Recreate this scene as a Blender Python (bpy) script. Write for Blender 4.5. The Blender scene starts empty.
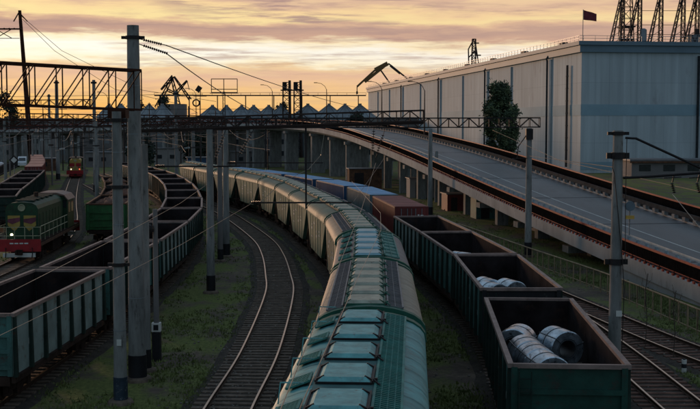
import bpy, math, random
from mathutils import Vector, Matrix, noise
R = math.radians
random.seed(7)
S = bpy.context.scene
col = S.collection

# ------------------------------------------------------------ camera, sky, sun, exposure
cd = bpy.data.cameras.new('camera')
cam = bpy.data.objects.new('camera', cd); col.objects.link(cam)
cam.location = (0, 0, 9.7)
cam.rotation_euler = (R(90 - 4.08), 0, 0)
cd.sensor_width = 36; cd.lens = 36 * 1100 / 700
cd.clip_start = 0.5; cd.clip_end = 6000
S.camera = cam
S.view_settings.view_transform = 'Standard'
S.view_settings.look = 'None'
S.view_settings.exposure = 0
S.view_settings.gamma = 1
S.view_settings.use_curve_mapping = False
SUN_AZ, SUN_EL = -34, 6.5          # degrees left of the view axis, above the horizon
sl = bpy.data.lights.new('sun', 'SUN'); sl.energy = 1.6; sl.angle = R(6); sl.color = (1.0, .60, .36)
so = bpy.data.objects.new('sun', sl); col.objects.link(so)
to_sun = Vector((math.sin(R(SUN_AZ)) * math.cos(R(SUN_EL)), math.cos(R(SUN_AZ)) * math.cos(R(SUN_EL)), math.sin(R(SUN_EL))))
so.rotation_euler = to_sun.to_track_quat('Z', 'Y').to_euler()
so.location = (-40, 60, 60)

def lin(r, g, b):
    f = lambda c: (c / 255 / 12.92) if c / 255 <= .04045 else ((c / 255 + .055) / 1.055) ** 2.4
    return (f(r), f(g), f(b), 1)

W = bpy.data.worlds.new('World'); S.world = W; W.use_nodes = True
nt = W.node_tree; nt.nodes.clear()
def N(t, **k):
    n = nt.nodes.new(t)
    for a, b in k.items(): setattr(n, a, b)
    return n
def wmath(op, a, b=None, c=None, clamp=False):
    n = N('ShaderNodeMath', operation=op, use_clamp=clamp)
    for i, v in enumerate((a, b, c)):
        if v is None: continue
        if isinstance(v, (int, float)): n.inputs[i].default_value = v
        else: nt.links.new(v, n.inputs[i])
    return n.outputs[0]
def wmap(v, a, b, c, d):
    n = N('ShaderNodeMapRange'); n.clamp = True
    nt.links.new(v, n.inputs[0])
    for i, x in enumerate((a, b, c, d)): n.inputs[i + 1].default_value = x
    return n.outputs[0]
def wnoise(vec, scale, sc, detail=5, rough=.55):
    m = N('ShaderNodeVectorMath', operation='MULTIPLY'); nt.links.new(vec, m.inputs[0]); m.inputs[1].default_value = sc
    n = N('ShaderNodeTexNoise'); n.inputs['Scale'].default_value = scale; n.inputs['Detail'].default_value = detail
    n.inputs['Roughness'].default_value = rough
    nt.links.new(m.outputs[0], n.inputs['Vector']); return n.outputs[0]
def wmix(f, a, b, mode='MIX'):
    n = N('ShaderNodeMix', data_type='RGBA', blend_type=mode)
    for s, v in ((0, f), (6, a), (7, b)):
        if isinstance(v, (int, float, tuple)): n.inputs[s].default_value = v
        else: nt.links.new(v, n.inputs[s])
    return n.outputs[2]
tc = N('ShaderNodeTexCoord'); gen = tc.outputs['Generated']
sep = N('ShaderNodeSeparateXYZ'); nt.links.new(gen, sep.inputs[0])
X_, Y_, Z_ = sep.outputs
warp = wmath('SUBTRACT', wnoise(gen, 1.0, (5, 5, 34), 6, .6), .5)
warp2 = wmath('SUBTRACT', wnoise(gen, 1.0, (22, 22, 170), 5, .6), .5)
el = wmath('ADD', wmath('ADD', Z_, wmath('MULTIPLY', warp, .040)), wmath('MULTIPLY', warp2, .016))
el = wmath('SUBTRACT', el, wmath('MULTIPLY', X_, -.012))
rp = N('ShaderNodeValToRGB'); cr = rp.color_ramp
stops = [(0, (236, 172, 104)), (.012, (242, 184, 108)), (.024, (242, 196, 128)), (.036, (236, 192, 148)), (.044, (222, 180, 152)),
         (.050, (238, 205, 158)), (.055, (255, 246, 214)), (.065, (255, 255, 244)), (.073, (254, 238, 196)), (.078, (196, 156, 138)),
         (.086, (172, 138, 132)), (.092, (214, 174, 144)), (.097, (250, 226, 160)), (.104, (246, 212, 156)), (.110, (214, 176, 150)),
         (.117, (240, 206, 160)), (.128, (204, 168, 148)), (.18, (170, 142, 138)), (.24, (120, 112, 122)), (.25, (110, 106, 118))]
while len(cr.elements) < len(stops): cr.elements.new(.5)
for e, (p, c) in zip(cr.elements, stops):
    e.position = p * 4; e.color = lin(*c)
nt.links.new(wmath('MULTIPLY', el, 4, clamp=True), rp.inputs[0])
front = rp.outputs[0]
# glow towards the hidden sun, duller peach to the right
glow = wmap(wmath('ADD', X_, 0), -.34, .30, 0, 1)
front = wmix(wmath('MULTIPLY', glow, .38), front, lin(232, 192, 158))
low = wmath('MULTIPLY', wmap(Z_, .0, .045, 1, 0), wmap(X_, -.28, .05, 1, 0))
front = wmix(wmath('MULTIPLY', low, .62), front, lin(250, 190, 92))
streak = wmap(wnoise(gen, 1.0, (16, 16, 240), 7, .62), .47, .60, 0, 1)
streak = wmath('MULTIPLY', streak, wmap(wnoise(gen, 1.0, (6, 6, 40), 3), .42, .60, 0, 1))
streak = wmath('MULTIPLY', streak, wmap(Z_, .02, .10, .35, 1))
front = wmix(wmath('MULTIPLY', streak, .9), front, lin(168, 136, 132))
dome = wmix(wmap(Z_, .25, .9, 0, 1), (.22, .285, .345, 1), (.235, .325, .42, 1))
cl = wmap(wnoise(gen, 2.2, (1, 1, 2.5), 6), .4, .65, .75, 1.2)
domec = wmix(1.0, dome, cl, 'MULTIPLY')
back = wmix(wmap(Y_, -.5, .55, 0, 1), (.26, .36, .44, 1), front)
skyc = wmix(wmap(Z_, .15, .34, 0, 1), back, domec)
below = wmix(wmap(Z_, -.02, .0, 1, 0), skyc, (.03, .028, .026, 1))
ns = N('ShaderNodeTexSky'); ns.sky_type = 'NISHITA'; ns.sun_disc = False
ns.sun_elevation = R(SUN_EL); ns.sun_rotation = R(SUN_AZ)
nsky = wmix(1.0, ns.outputs[0], (.004, .004, .004, 1), 'MULTIPLY')
allc = wmix(1.0, below, nsky, 'ADD')
bg = N('ShaderNodeBackground'); nt.links.new(allc, bg.inputs[0]); bg.inputs[1].default_value = 1.0
wo = N('ShaderNodeOutputWorld'); nt.links.new(bg.outputs[0], wo.inputs[0])

# ------------------------------------------------------------ materials
MT = {}
def M(name, c, rough=.7, metal=0, var=.35, scale=1.5, rust=None, amt=.5, bump=.0, bscale=8, emit=None, stretch=(1, 1, 1), spec=.3):
    if name in MT: return MT[name]
    spec = {'gond_in': .04, 'rust_dark': .1, 'gond_rib': .08, 'red_rail': .12, 'side_green': .12, 'side_grey': .12, 'fence_tan': .1, 'brown_iron': .1, 'concrete_light': .1, 'kerb_grey': .1, 'rim_rust': .15, 'wall_panel': .12}.get(name, spec)
    m = bpy.data.materials.new(name); MT[name] = m; m.use_nodes = True
    t = m.node_tree; b = t.nodes['Principled BSDF']
    b.inputs['Roughness'].default_value = rough; b.inputs['Metallic'].default_value = metal
    b.inputs['Specular IOR Level'].default_value = spec
    tc = t.nodes.new('ShaderNodeTexCoord'); mp = t.nodes.new('ShaderNodeMapping'); mp.inputs['Scale'].default_value = stretch
    t.links.new(tc.outputs['Object'], mp.inputs[0])
    oi = t.nodes.new('ShaderNodeObjectInfo')
    ad = t.nodes.new('ShaderNodeVectorMath'); ad.operation = 'ADD'
    cm = t.nodes.new('ShaderNodeCombineXYZ'); ml = t.nodes.new('ShaderNodeMath'); ml.operation = 'MULTIPLY'; ml.inputs[1].default_value = 37
    t.links.new(oi.outputs['Random'], ml.inputs[0]); t.links.new(ml.outputs[0], cm.inputs[0]); t.links.new(ml.outputs[0], cm.inputs[2])
    t.links.new(mp.outputs[0], ad.inputs[0]); t.links.new(cm.outputs[0], ad.inputs[1])
    def nz(s, d=6, r=.6):
        n = t.nodes.new('ShaderNodeTexNoise'); n.inputs['Scale'].default_value = s; n.inputs['Detail'].default_value = d; n.inputs['Roughness'].default_value = r
        t.links.new(ad.outputs[0], n.inputs['Vector']); return n.outputs[0]
    mr = t.nodes.new('ShaderNodeMapRange'); t.links.new(nz(scale), mr.inputs[0])
    mr.inputs[1].default_value = .3; mr.inputs[2].default_value = .7; mr.inputs[3].default_value = 1 - var; mr.inputs[4].default_value = 1 + var
    mx = t.nodes.new('ShaderNodeMix'); mx.data_type = 'RGBA'; mx.blend_type = 'MULTIPLY'; mx.inputs[0].default_value = 1
    mx.inputs[6].default_value = (*c, 1); t.links.new(mr.outputs[0], mx.inputs[7]); out = mx.outputs[2]
    if rust:
        r2 = t.nodes.new('ShaderNodeMapRange'); t.links.new(nz(scale * 2.3, 8, .7), r2.inputs[0])
        r2.inputs[1].default_value = .68 - .3 * amt; r2.inputs[2].default_value = .76 - .2 * amt
        m2 = t.nodes.new('ShaderNodeMix'); m2.data_type = 'RGBA'; t.links.new(r2.outputs[0], m2.inputs[0])
        t.links.new(out, m2.inputs[6]); m2.inputs[7].default_value = (*rust, 1); out = m2.outputs[2]
    t.links.new(out, b.inputs['Base Color'])
    if bump:
        bn = t.nodes.new('ShaderNodeBump'); bn.inputs['Strength'].default_value = bump; bn.inputs['Distance'].default_value = .05
        t.links.new(nz(bscale), bn.inputs['Height']); t.links.new(bn.outputs[0], b.inputs['Normal'])
    if emit:
        b.inputs['Emission Color'].default_value = (*emit[:3], 1); b.inputs['Emission Strength'].default_value = emit[3]
    return m
RUST = (.10, .045, .025)
M('rust', RUST, .85, var=.5, rust=(.05, .03, .022), amt=.6)
M('rust_dark', (.035, .022, .018), .9, var=.5, rust=(.09, .04, .025), amt=.35)
M('steel_top', (.62, .50, .40), .30, 1, var=.15)
M('rail_web', (.045, .024, .015), .75, .2, rust=(.07, .035, .02), amt=.5)
M('sleeper_dark', (.12, .09, .070), .9, var=.5, scale=3, rust=(.09, .07, .055), amt=.3, bump=.5)
M('sleeper_red', (.11, .055, .04), .9, var=.5, scale=3, rust=(.05, .035, .03), amt=.4, bump=.5)
M('ballast', (.042, .034, .028), .95, var=.6, scale=2.2, rust=(.045, .06, .024), amt=.3, bump=1, bscale=14)
M('concrete', (.185, .188, .185), .85, var=.4, scale=2.4, rust=(.07, .068, .065), amt=.42, bump=.5, bscale=14, stretch=(1, 1, .22))
M('concrete_light', (.30, .30, .30), .85, var=.22, scale=.5, rust=(.17, .16, .15), amt=.35, stretch=(1, 1, .4))
M('black_paint', (.012, .012, .016), .6, rust=(.1, .1, .1), amt=.1)
M('navy_paint', (.02, .035, .055), .6, rust=(.18, .19, .19), amt=.35, scale=4)
M('white_paint', (.62, .62, .6), .6, var=.15)
M('brown_iron', (.045, .018, .012), .65, .3, rust=(.09, .03, .018), amt=.3)
M('gantry_iron', (.030, .017, .014), .7, rust=(.06, .025, .018), amt=.3)
M('dark_iron', (.018, .015, .016), .55, .3, var=.4)
M('wire', (.05, .045, .04), .45, .7)
M('wire_bright', (.30, .27, .23), .35, 1)
M('insulator', (.03, .018, .014), .25)
M('glass_insulator', (.45, .5, .52), .15)
M('asphalt', (.072, .08, .088), .5, var=.25, scale=.35, rust=(.048, .054, .06), amt=.5, spec=.4, stretch=(1, .25, 1))
M('path_dark', (.018, .015, .015), .95, spec=.05)
M('red_rail', (.24, .04, .025), .5, var=.3, scale=3, rust=(.12, .04, .025), amt=.25)
M('blue_rail', (.36, .46, .52), .45, .2, var=.25)
M('picket_dark', (.010, .008, .008), .95, spec=.02)
M('kerb_white', (.5, .5, .48), .8, var=.2)
M('kerb_grey', (.17, .17, .17), .8, var=.25)
M('fence_tan', (.30, .22, .14), .7, rust=(.08, .05, .03), amt=.4)
M('wall_panel', (.40, .455, .49), .75, var=.12, scale=.06, rust=(.30, .32, .345), amt=.36, stretch=(1, 1, .35))
m_ = MT['wall_panel']; t_ = m_.node_tree; b_ = t_.nodes['Principled BSDF']
tcx = t_.nodes.new('ShaderNodeTexCoord'); sx_ = t_.nodes.new('ShaderNodeSeparateXYZ'); t_.links.new(tcx.outputs['Object'], sx_.inputs[0])
ax_ = t_.nodes.new('ShaderNodeMath'); ax_.operation = 'ADD'; t_.links.new(sx_.outputs[0], ax_.inputs[0]); t_.links.new(sx_.outputs[1], ax_.inputs[1])
cx_ = t_.nodes.new('ShaderNodeCombineXYZ'); t_.links.new(ax_.outputs[0], cx_.inputs[0]); t_.links.new(sx_.outputs[2], cx_.inputs[1])
bk = t_.nodes.new('ShaderNodeTexBrick'); t_.links.new(cx_.outputs[0], bk.inputs['Vector']); bk.offset = 0
bk.inputs['Scale'].default_value = 1; bk.inputs['Brick Width'].default_value = 3.0; bk.inputs['Row Height'].default_value = 6.2; bk.inputs['Mortar Size'].default_value = .045; bk.inputs['Mortar Smooth'].default_value = .4
bk.inputs['Color1'].default_value = (1, 1, 1, 1); bk.inputs['Color2'].default_value = (.93, .94, .95, 1); bk.inputs['Mortar'].default_value = (.74, .75, .77, 1); bk.inputs['Bias'].default_value = -.2
old = b_.inputs['Base Color'].links[0].from_socket
mpx = t_.nodes.new('ShaderNodeMapping'); mpx.inputs['Scale'].default_value = (.9, .9, .035); t_.links.new(tcx.outputs['Object'], mpx.inputs[0])
nx_ = t_.nodes.new('ShaderNodeTexNoise'); nx_.inputs['Scale'].default_value = 1.0; nx_.inputs['Detail'].default_value = 8; t_.links.new(mpx.outputs[0], nx_.inputs['Vector'])
mr_ = t_.nodes.new('ShaderNodeMapRange'); t_.links.new(nx_.outputs[0], mr_.inputs[0]); mr_.inputs[1].default_value = .35; mr_.inputs[2].default_value = .65; mr_.inputs[3].default_value = .86; mr_.inputs[4].default_value = 1.06
for src in (bk.outputs['Color'], mr_.outputs[0]):
    mm = t_.nodes.new('ShaderNodeMix'); mm.data_type = 'RGBA'; mm.blend_type = 'MULTIPLY'; mm.inputs[0].default_value = 1
    t_.links.new(old, mm.inputs[6]); t_.links.new(src, mm.inputs[7]); old = mm.outputs[2]
t_.links.new(old, b_.inputs['Base Color'])
M('wall_blue', (.22, .325, .39), .75, var=.15, scale=.1)
M('roof_band', (.13, .19, .24), .6, var=.15, scale=.1)
M('pipe_dark', (.03, .035, .04), .9, spec=.05)
M('galv', (.19, .215, .235), .45, .4, var=.25, scale=.4)
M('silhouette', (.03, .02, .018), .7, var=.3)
M('crane_yellow', (.16, .09, .03), .6, var=.2)
M('teal', (.085, .27, .28), .5, var=.35, scale=.9, rust=(.07, .14, .14), amt=.45, bump=.15, stretch=(1, 2.5, .6))
M('teal_light', (.11, .32, .33), .45, var=.35, scale=2.4, rust=(.10, .15, .14), amt=.38, bump=.3, bscale=5)
M('teal_gap_shade', (.035, .10, .10), .7, var=.4)  # ridge strip colours, darkened to paint in the shade between hatches
M('cream_gap_shade', (.10, .085, .07), .7, var=.4)
M('teal_grate', (.03, .17, .15), .55, var=.3, scale=2)
M('cream', (.27, .235, .185), .6, var=.25, scale=.9, rust=(.17, .13, .11), amt=.42, bump=.1, stretch=(1, 3, 1))
M('green_roof', (.085, .13, .10), .6, var=.3, scale=.8, rust=(.24, .17, .12), amt=.38, bump=.1, stretch=(1, 3, 1))
M('cream_light', (.28, .29, .235), .5, var=.3, scale=2, rust=(.15, .11, .08), amt=.38, bump=.25, bscale=5)
M('grey_roof', (.13, .13, .14), .5, var=.25, scale=.9, rust=(.12, .11, .11), amt=.4, stretch=(1, 3, 1))
M('blue_hatch', (.20, .36, .42), .4, var=.2)
M('green_rim', (.012, .085, .058), .5, var=.3)
M('side_green', (.085, .15, .11), .65, var=.3, scale=.7, rust=(.075, .09, .07), amt=.45)
M('side_grey', (.12, .155, .125), .65, var=.3, scale=.7, rust=(.10, .095, .075), amt=.45)
M('gond_teal', (.05, .13, .12), .65, var=.4, scale=1, rust=(.05, .04, .035), amt=.45, bump=.15)
M('gond_green', (.009, .046, .036), .6, var=.5, scale=1.3, rust=(.028, .034, .028), amt=.5, bump=.15)
M('gond_pale', (.20, .26, .25), .65, var=.3, scale=.9, rust=(.12, .09, .07), amt=.4, bump=.15)
M('gond_rib', (.02, .035, .03), .7, rust=(.05, .03, .02), amt=.4)
M('gond_in', (.022, .018, .019), .95,  var=.6, scale=.9, rust=(.04, .024, .02), amt=.4, bump=.2)
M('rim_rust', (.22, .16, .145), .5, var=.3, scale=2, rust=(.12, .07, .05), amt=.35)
M('coil_steel', (.46, .53, .60), .28, .8, var=.6, scale=2.6, rust=(.07, .08, .10), amt=.45, stretch=(1, .5, 1), bump=.25, bscale=5)
M('coil_in', (.05, .055, .06), .5, .5)
M('coal', (.018, .017, .018), .8, var=.6, scale=2, bump=1, bscale=4)
M('scrap', (.10, .045, .03), .85, var=.5, scale=2, bump=1, bscale=5)
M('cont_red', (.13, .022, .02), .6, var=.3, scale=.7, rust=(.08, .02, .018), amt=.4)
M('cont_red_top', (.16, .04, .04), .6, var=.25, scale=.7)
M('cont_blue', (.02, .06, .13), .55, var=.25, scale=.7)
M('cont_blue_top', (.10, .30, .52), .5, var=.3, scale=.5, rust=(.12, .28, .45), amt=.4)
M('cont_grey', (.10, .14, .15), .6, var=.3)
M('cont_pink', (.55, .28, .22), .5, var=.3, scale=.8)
M('loco_green', (.010, .042, .018), .55, var=.45, rust=(.025, .025, .016), amt=.45)
M('scrap_green', (.02, .095, .028), .55, var=.35, rust=(.05, .06, .03), amt=.35)
M('loco_red', (.26, .012, .016), .5, var=.25, rust=(.12, .01, .015), amt=.3)
M('loco_yellow', (.30, .21, .05), .5, var=.25)
M('loco_purple', (.12, .03, .05), .5)
M('loco_roof', (.14, .085, .07), .45, var=.35)
M('hand_rail', (.30, .30, .20), .5)
M('glass_dark', (.02, .025, .03), .1, spec=.6)
M('lamp_lit', (1, .9, .6), .4, emit=(1, .85, .55, 4))
M('lamp_red', (1, .1, .1), .4, emit=(1, .12, .06, 3))
M('van_white', (.62, .64, .68), .35, var=.05, spec=.5)
M('tyre', (.012, .012, .012), .9)
M('leaf', (.035, .055, .03), .8, var=.5, scale=.6)
M('leaf_light', (.075, .10, .045), .75, var=.4, scale=.6)
M('leaf_dark', (.018, .028, .018), .8, var=.5, scale=.3)
M('bark', (.06, .045, .035), .9)
M('grass_m', (.135, .165, .055), .9, var=.5, scale=.5, rust=(.13, .12, .05), amt=.35)
M('bldg', (.16, .15, .15), .8, var=.3, scale=.15)
M('bldg_pale', (.24, .225, .22), .8, var=.25, scale=.15)
M('chalk', (.30, .32, .31), .8)
M('stone_m', (.16, .145, .13), .9, var=.5)
M('flag', (.16, .03, .04), .8)
M('yellow_sign', (.5, .3, .06), .5)
M('grey_sign', (.10, .13, .16), .5)

# ------------------------------------------------------------ mesh helper
class MB:
    def __init__(s): s.v = []; s.f = []; s.m = []; s.mi = 0
    def add(s, vs, fs):
        o = len(s.v); s.v += [tuple(v) for v in vs]; s.f += [tuple(o + i for i in f) for f in fs]; s.m += [s.mi] * len(fs); return s
    def box(s, c, d, rz=0, rx=0, ry=0):
        c = Vector(c); h = Vector(d) / 2
        m = Matrix.Rotation(rz, 3, 'Z') @ Matrix.Rotation(ry, 3, 'Y') @ Matrix.Rotation(rx, 3, 'X')
        vs = [c + m @ Vector((x * h.x, y * h.y, z * h.z)) for z in (-1, 1) for x, y in ((-1, -1), (1, -1), (1, 1), (-1, 1))]
        return s.add(vs, [(3, 2, 1, 0), (4, 5, 6, 7), (0, 1, 5, 4), (1, 2, 6, 5), (2, 3, 7, 6), (3, 0, 4, 7)])
    def beam(s, p, q, w=.05, h=None):
        p = Vector(p); q = Vector(q); h = h or w; d = (q - p)
        if d.length < 1e-5: return s
        d.normalize(); up = Vector((0, 0, 1)) if abs(d.z) < .95 else Vector((0, 1, 0))
        a = d.cross(up).normalized() * w / 2; b = a.cross(d).normalized() * h / 2
        vs = [x + y for x in (p, q) for y in (-a - b, a - b, a + b, -a + b)]
        return s.add(vs, [(0, 1, 2, 3), (7, 6, 5, 4), (0, 4, 5, 1), (1, 5, 6, 2), (2, 6, 7, 3), (3, 7, 4, 0)])
    def tube(s, p, q, r0, r1=None, n=10, cap=True):
        p = Vector(p); q = Vector(q); r1 = r0 if r1 is None else r1; d = (q - p).normalized()
        up = Vector((0, 0, 1)) if abs(d.z) < .95 else Vector((0, 1, 0))
        a = d.cross(up).normalized(); b = a.cross(d)
        vs = []
        for c, r in ((p, r0), (q, r1)):
            for i in range(n):
                t = 2 * math.pi * i / n; vs.append(c + (a * math.cos(t) + b * math.sin(t)) * r)
        fs = [(i, (i + 1) % n, n + (i + 1) % n, n + i) for i in range(n)]
        if cap: fs += [tuple(range(n))[::-1], tuple(range(n, 2 * n))]
        return s.add(vs, fs)
    def path(s, pts, r, n=6):
        pts = [Vector(p) for p in pts]; vs = []; m = len(pts)
        for k, p in enumerate(pts):
            d = (pts[min(k + 1, m - 1)] - pts[max(k - 1, 0)]).normalized()
            up = Vector((0, 0, 1)) if abs(d.z) < .95 else Vector((0, 1, 0))
            a = d.cross(up).normalized(); b = a.cross(d)
            for i in range(n):
                t = 2 * math.pi * i / n; vs.append(p + (a * math.cos(t) + b * math.sin(t)) * r)
        fs = [(k * n + i, k * n + (i + 1) % n, (k + 1) * n + (i + 1) % n, (k + 1) * n + i) for k in range(m - 1) for i in range(n)]
        return s.add(vs, fs)
    def lathe(s, c, prof, n=16, axis='Z'):
        c = Vector(c); vs = []
        for r, z in prof:
            for i in range(n):
                t = 2 * math.pi * i / n; x, y = r * math.cos(t), r * math.sin(t)
                vs.append(c + (Vector((x, y, z)) if axis == 'Z' else Vector((z, x, y)) if axis == 'X' else Vector((x, z, y))))
        m = len(prof)
        return s.add(vs, [(k * n + i, k * n + (i + 1) % n, (k + 1) * n + (i + 1) % n, (k + 1) * n + i) for k in range(m - 1) for i in range(n)])
    def prism(s, poly, a, b, axis='Y'):   # poly in the plane across the axis
        n = len(poly)
        f = (lambda u, w, t: (u, t, w)) if axis == 'Y' else (lambda u, w, t: (t, u, w)) if axis == 'X' else (lambda u, w, t: (u, w, t))
        vs = [f(u, w, a) for u, w in poly] + [f(u, w, b) for u, w in poly]
        return s.add(vs, [tuple(range(n)), tuple(range(2 * n - 1, n - 1, -1))] + [(i, (i + 1) % n, n + (i + 1) % n, n + i) for i in range(n)])
    def loft(s, rings, close=True):
        n = len(rings[0]); vs = [p for r in rings for p in r]; k = n if close else n - 1
        return s.add(vs, [(j * n + i, j * n + (i + 1) % n, (j + 1) * n + (i + 1) % n, (j + 1) * n + i) for j in range(len(rings) - 1) for i in range(k)])
    def build(s, name, mats, parent=None, smooth=False, loc=None, recalc=True):
        me = bpy.data.meshes.new(name); me.from_pydata(s.v, [], s.f)
        if isinstance(mats, str): mats = [mats]
        for m in mats: me.materials.append(MT[m])
        if len(mats) > 1: me.polygons.foreach_set('material_index', s.m)
        me.update()
        if recalc:
            import bmesh
            bm = bmesh.new(); bm.from_mesh(me); bmesh.ops.recalc_face_normals(bm, faces=bm.faces); bm.to_mesh(me); bm.free()
        if smooth:
            me.polygons.foreach_set('use_smooth', [True] * len(me.polygons))
            try: me.set_sharp_from_angle(angle=R(40))
            except Exception: pass
        o = bpy.data.objects.new(name, me); col.objects.link(o)
        if parent: o.parent = parent
        if loc: o.location = loc
        return o
def tag(o, label=None, cat=None, group=None, kind=None):
    if label: o['label'] = label
    if cat: o['category'] = cat
    if group: o['group'] = group
    if kind: o['kind'] = kind
    return o
def thing(name, label, cat, loc=(0, 0, 0), rz=0, group=None):
    o = bpy.data.objects.new(name, None); col.objects.link(o); o.location = loc; o.rotation_euler = (0, 0, rz)
    o.empty_display_size = .3
    return tag(o, label, cat, group)
def dup(o, loc=None, rz=None, label=None, parent=None, group=None):
    c = o.copy(); col.objects.link(c)
    if parent: c.parent = parent
    if loc is not None: c.location = loc
    if rz is not None: c.rotation_euler = (0, 0, rz)
    if label: c['label'] = label
    if group: c['group'] = group
    for ch in list(o.children): dup(ch, parent=c)
    return c
ORD = ['nearest', 'second', 'third', 'fourth', 'fifth', 'sixth', 'seventh', 'eighth', 'ninth', 'tenth', 'eleventh', 'twelfth', 'thirteenth', 'fourteenth',
       'fifteenth', 'sixteenth', 'seventeenth', 'eighteenth', 'nineteenth', 'twentieth']

class Path:
    def __init__(s, pts):
        P = [Vector(p) for p in pts]; P = [2 * P[0] - P[1]] + P + [2 * P[-1] - P[-2]]
        s.p = []
        for i in range(1, len(P) - 2):
            for k in range(24):
                t = k / 24; a, b, c, d = P[i - 1], P[i], P[i + 1], P[i + 2]
                s.p.append(.5 * ((2 * b) + (c - a) * t + (2 * a - 5 * b + 4 * c - d) * t * t + (3 * b - a - 3 * c + d) * t ** 3))
        s.p.append(P[-2]); s.s = [0]
        for a, b in zip(s.p, s.p[1:]): s.s.append(s.s[-1] + (b - a).length)
        s.L = s.s[-1]
    def at(s, u):
        u = max(0, min(s.L - 1e-4, u)); import bisect
        i = max(0, bisect.bisect_right(s.s, u) - 1); i = min(i, len(s.p) - 2)
        t = (u - s.s[i]) / (s.s[i + 1] - s.s[i]); return s.p[i].lerp(s.p[i + 1], t)
    def tan(s, u):
        d = s.at(u + .4) - s.at(u - .4); return d.normalized()
    def s_at_y(s, y):
        for i in range(len(s.p) - 1):
            if s.p[i].y <= y <= s.p[i + 1].y:
                return s.s[i] + (s.s[i + 1] - s.s[i]) * (y - s.p[i].y) / (s.p[i + 1].y - s.p[i].y)
        return 0
    def frame(s, u, half=4.0):
        a, b = s.at(u - half), s.at(u + half); d = b - a; c = (a + b) / 2
        return c, -math.atan2(d.x, d.y)

# ------------------------------------------------------------ ground
def flat(name, poly, z, m, kind='structure'):
    mb = MB().add([(x, y, z) for x, y in poly], [tuple(range(len(poly)))])
    o = mb.build(name, m, recalc=False); tag(o, kind=kind); return o
gm = bpy.data.materials.new('ground_mat'); MT['ground_mat'] = gm; gm.use_nodes = True
t = gm.node_tree; b = t.nodes['Principled BSDF']; b.inputs['Roughness'].default_value = .95; b.inputs['Specular IOR Level'].default_value = .1
tcn = t.nodes.new('ShaderNodeTexCoord')
def gn(s, d=6, r=.6, st=(1, 1, 1)):
    mp = t.nodes.new('ShaderNodeMapping'); mp.inputs['Scale'].default_value = st; t.links.new(tcn.outputs['Object'], mp.inputs[0])
    n = t.nodes.new('ShaderNodeTexNoise'); n.inputs['Scale'].default_value = s; n.inputs['Detail'].default_value = d; n.inputs['Roughness'].default_value = r
    t.links.new(mp.outputs[0], n.inputs['Vector']); return n.outputs[0]
def gr(v, a, b_, c, d):
    n = t.nodes.new('ShaderNodeMapRange'); t.links.new(v, n.inputs[0])
    for i, x in enumerate((a, b_, c, d)): n.inputs[i + 1].default_value = x
    return n.outputs[0]
def gmix(f, a, b_, mode='MIX'):
    n = t.nodes.new('ShaderNodeMix'); n.data_type = 'RGBA'; n.blend_type = mode
    for s, v in ((0, f), (6, a), (7, b_)):
        if isinstance(v, (float, int, tuple)): n.inputs[s].default_value = v
        else: t.links.new(v, n.inputs[s])
    return n.outputs[2]
soil = gmix(gr(gn(3, 8, .7), .35, .65, 0, 1), (.070, .057, .046, 1), (.180, .140, .110, 1))
soil = gmix(gr(gn(.5, 5), .4, .62, 0, 1), soil, (.085, .068, .058, 1))
grs = gmix(gr(gn(6, 6, .7), .35, .65, 0, 1), (.065, .085, .030, 1), (.165, .185, .062, 1))
gcol = gmix(gr(gn(.33, 7, .65, (1, .55, 1)), .42, .53, 0, 1), soil, grs)
t.links.new(gcol, b.inputs['Base Color'])
bn = t.nodes.new('ShaderNodeBump'); bn.inputs['Strength'].default_value = .9; bn.inputs['Distance'].default_value = .06
t.links.new(gn(5, 8, .7), bn.inputs['Height']); t.links.new(bn.outputs[0], b.inputs['Normal'])
flat('ground', [(-3000, -200), (3000, -200), (3000, 5000), (-3000, 5000)], 0, 'ground_mat')

# ------------------------------------------------------------ tracks
T0 = Path([(-4.9, 8), (-4.3, 26), (-4.1, 36.4), (-3.8, 46.2), (-4.0, 61.5), (-4.6, 69.8), (-5.7, 80.7), (-7.3, 91.5), (-11.0, 108.7), (-14.2, 121.5), (-20.5, 142), (-28, 165), (-38, 195), (-50, 240)])
T1 = Path([(-.9, 2), (-.1, 20), (.32, 27.3), (.66, 35), (.88, 46), (.95, 52.3), (.55, 60), (-.1, 67.9), (-1.55, 78.6), (-3.2, 88.8), (-5.2, 101), (-7.9, 113.6), (-11.0, 124), (-13.4, 131), (-20, 150), (-30, 180)])
T2 = Path([(-13.1, 20), (-12.85, 36), (-12.3, 48), (-12.1, 56), (-12.1, 64), (-12.35, 74), (-13.2, 86), (-15.2, 100), (-19.2, 122), (-26, 150), (-36, 180), (-50, 220)])
T3 = Path([(-18.6, 40), (-18.9, 70), (-19.6, 86), (-21.4, 101), (-25.9, 123), (-33, 150), (-43, 180)])
TL = Path([(-23.2, 40), (-23.0, 60), (-23.1, 76), (-24.4, 92), (-28.2, 110), (-33.5, 131), (-39.4, 155), (-50, 200), (-60, 245)])
T5 = Path([(-30, 80), (-31, 95), (-34, 108), (-38.5, 128), (-45, 156), (-52.5, 185), (-65, 228), (-74, 260)])
T4 = Path([(5.4, 10), (5.8, 28), (6.4, 38), (6.7, 46), (6.6, 54), (5.85, 64), (4.8, 75), (3.5, 88), (1.1, 104), (-2.6, 119), (-8.2, 136), (-15.2, 152), (-25, 172), (-38, 200)])
TA = Path([(11.4, 14), (11.3, 36), (11.25, 46), (10.9, 55), (10.1, 65), (9.1, 76), (7.7, 90), (5.1, 106), (1.2, 121), (-4.4, 138), (-11.6, 154), (-22, 176)])
TB = Path([(19.6, 26), (16.9, 36), (14.3, 46.6), (12.75, 55), (11.5, 62), (10.4, 69), (9.5, 76)])

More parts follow.
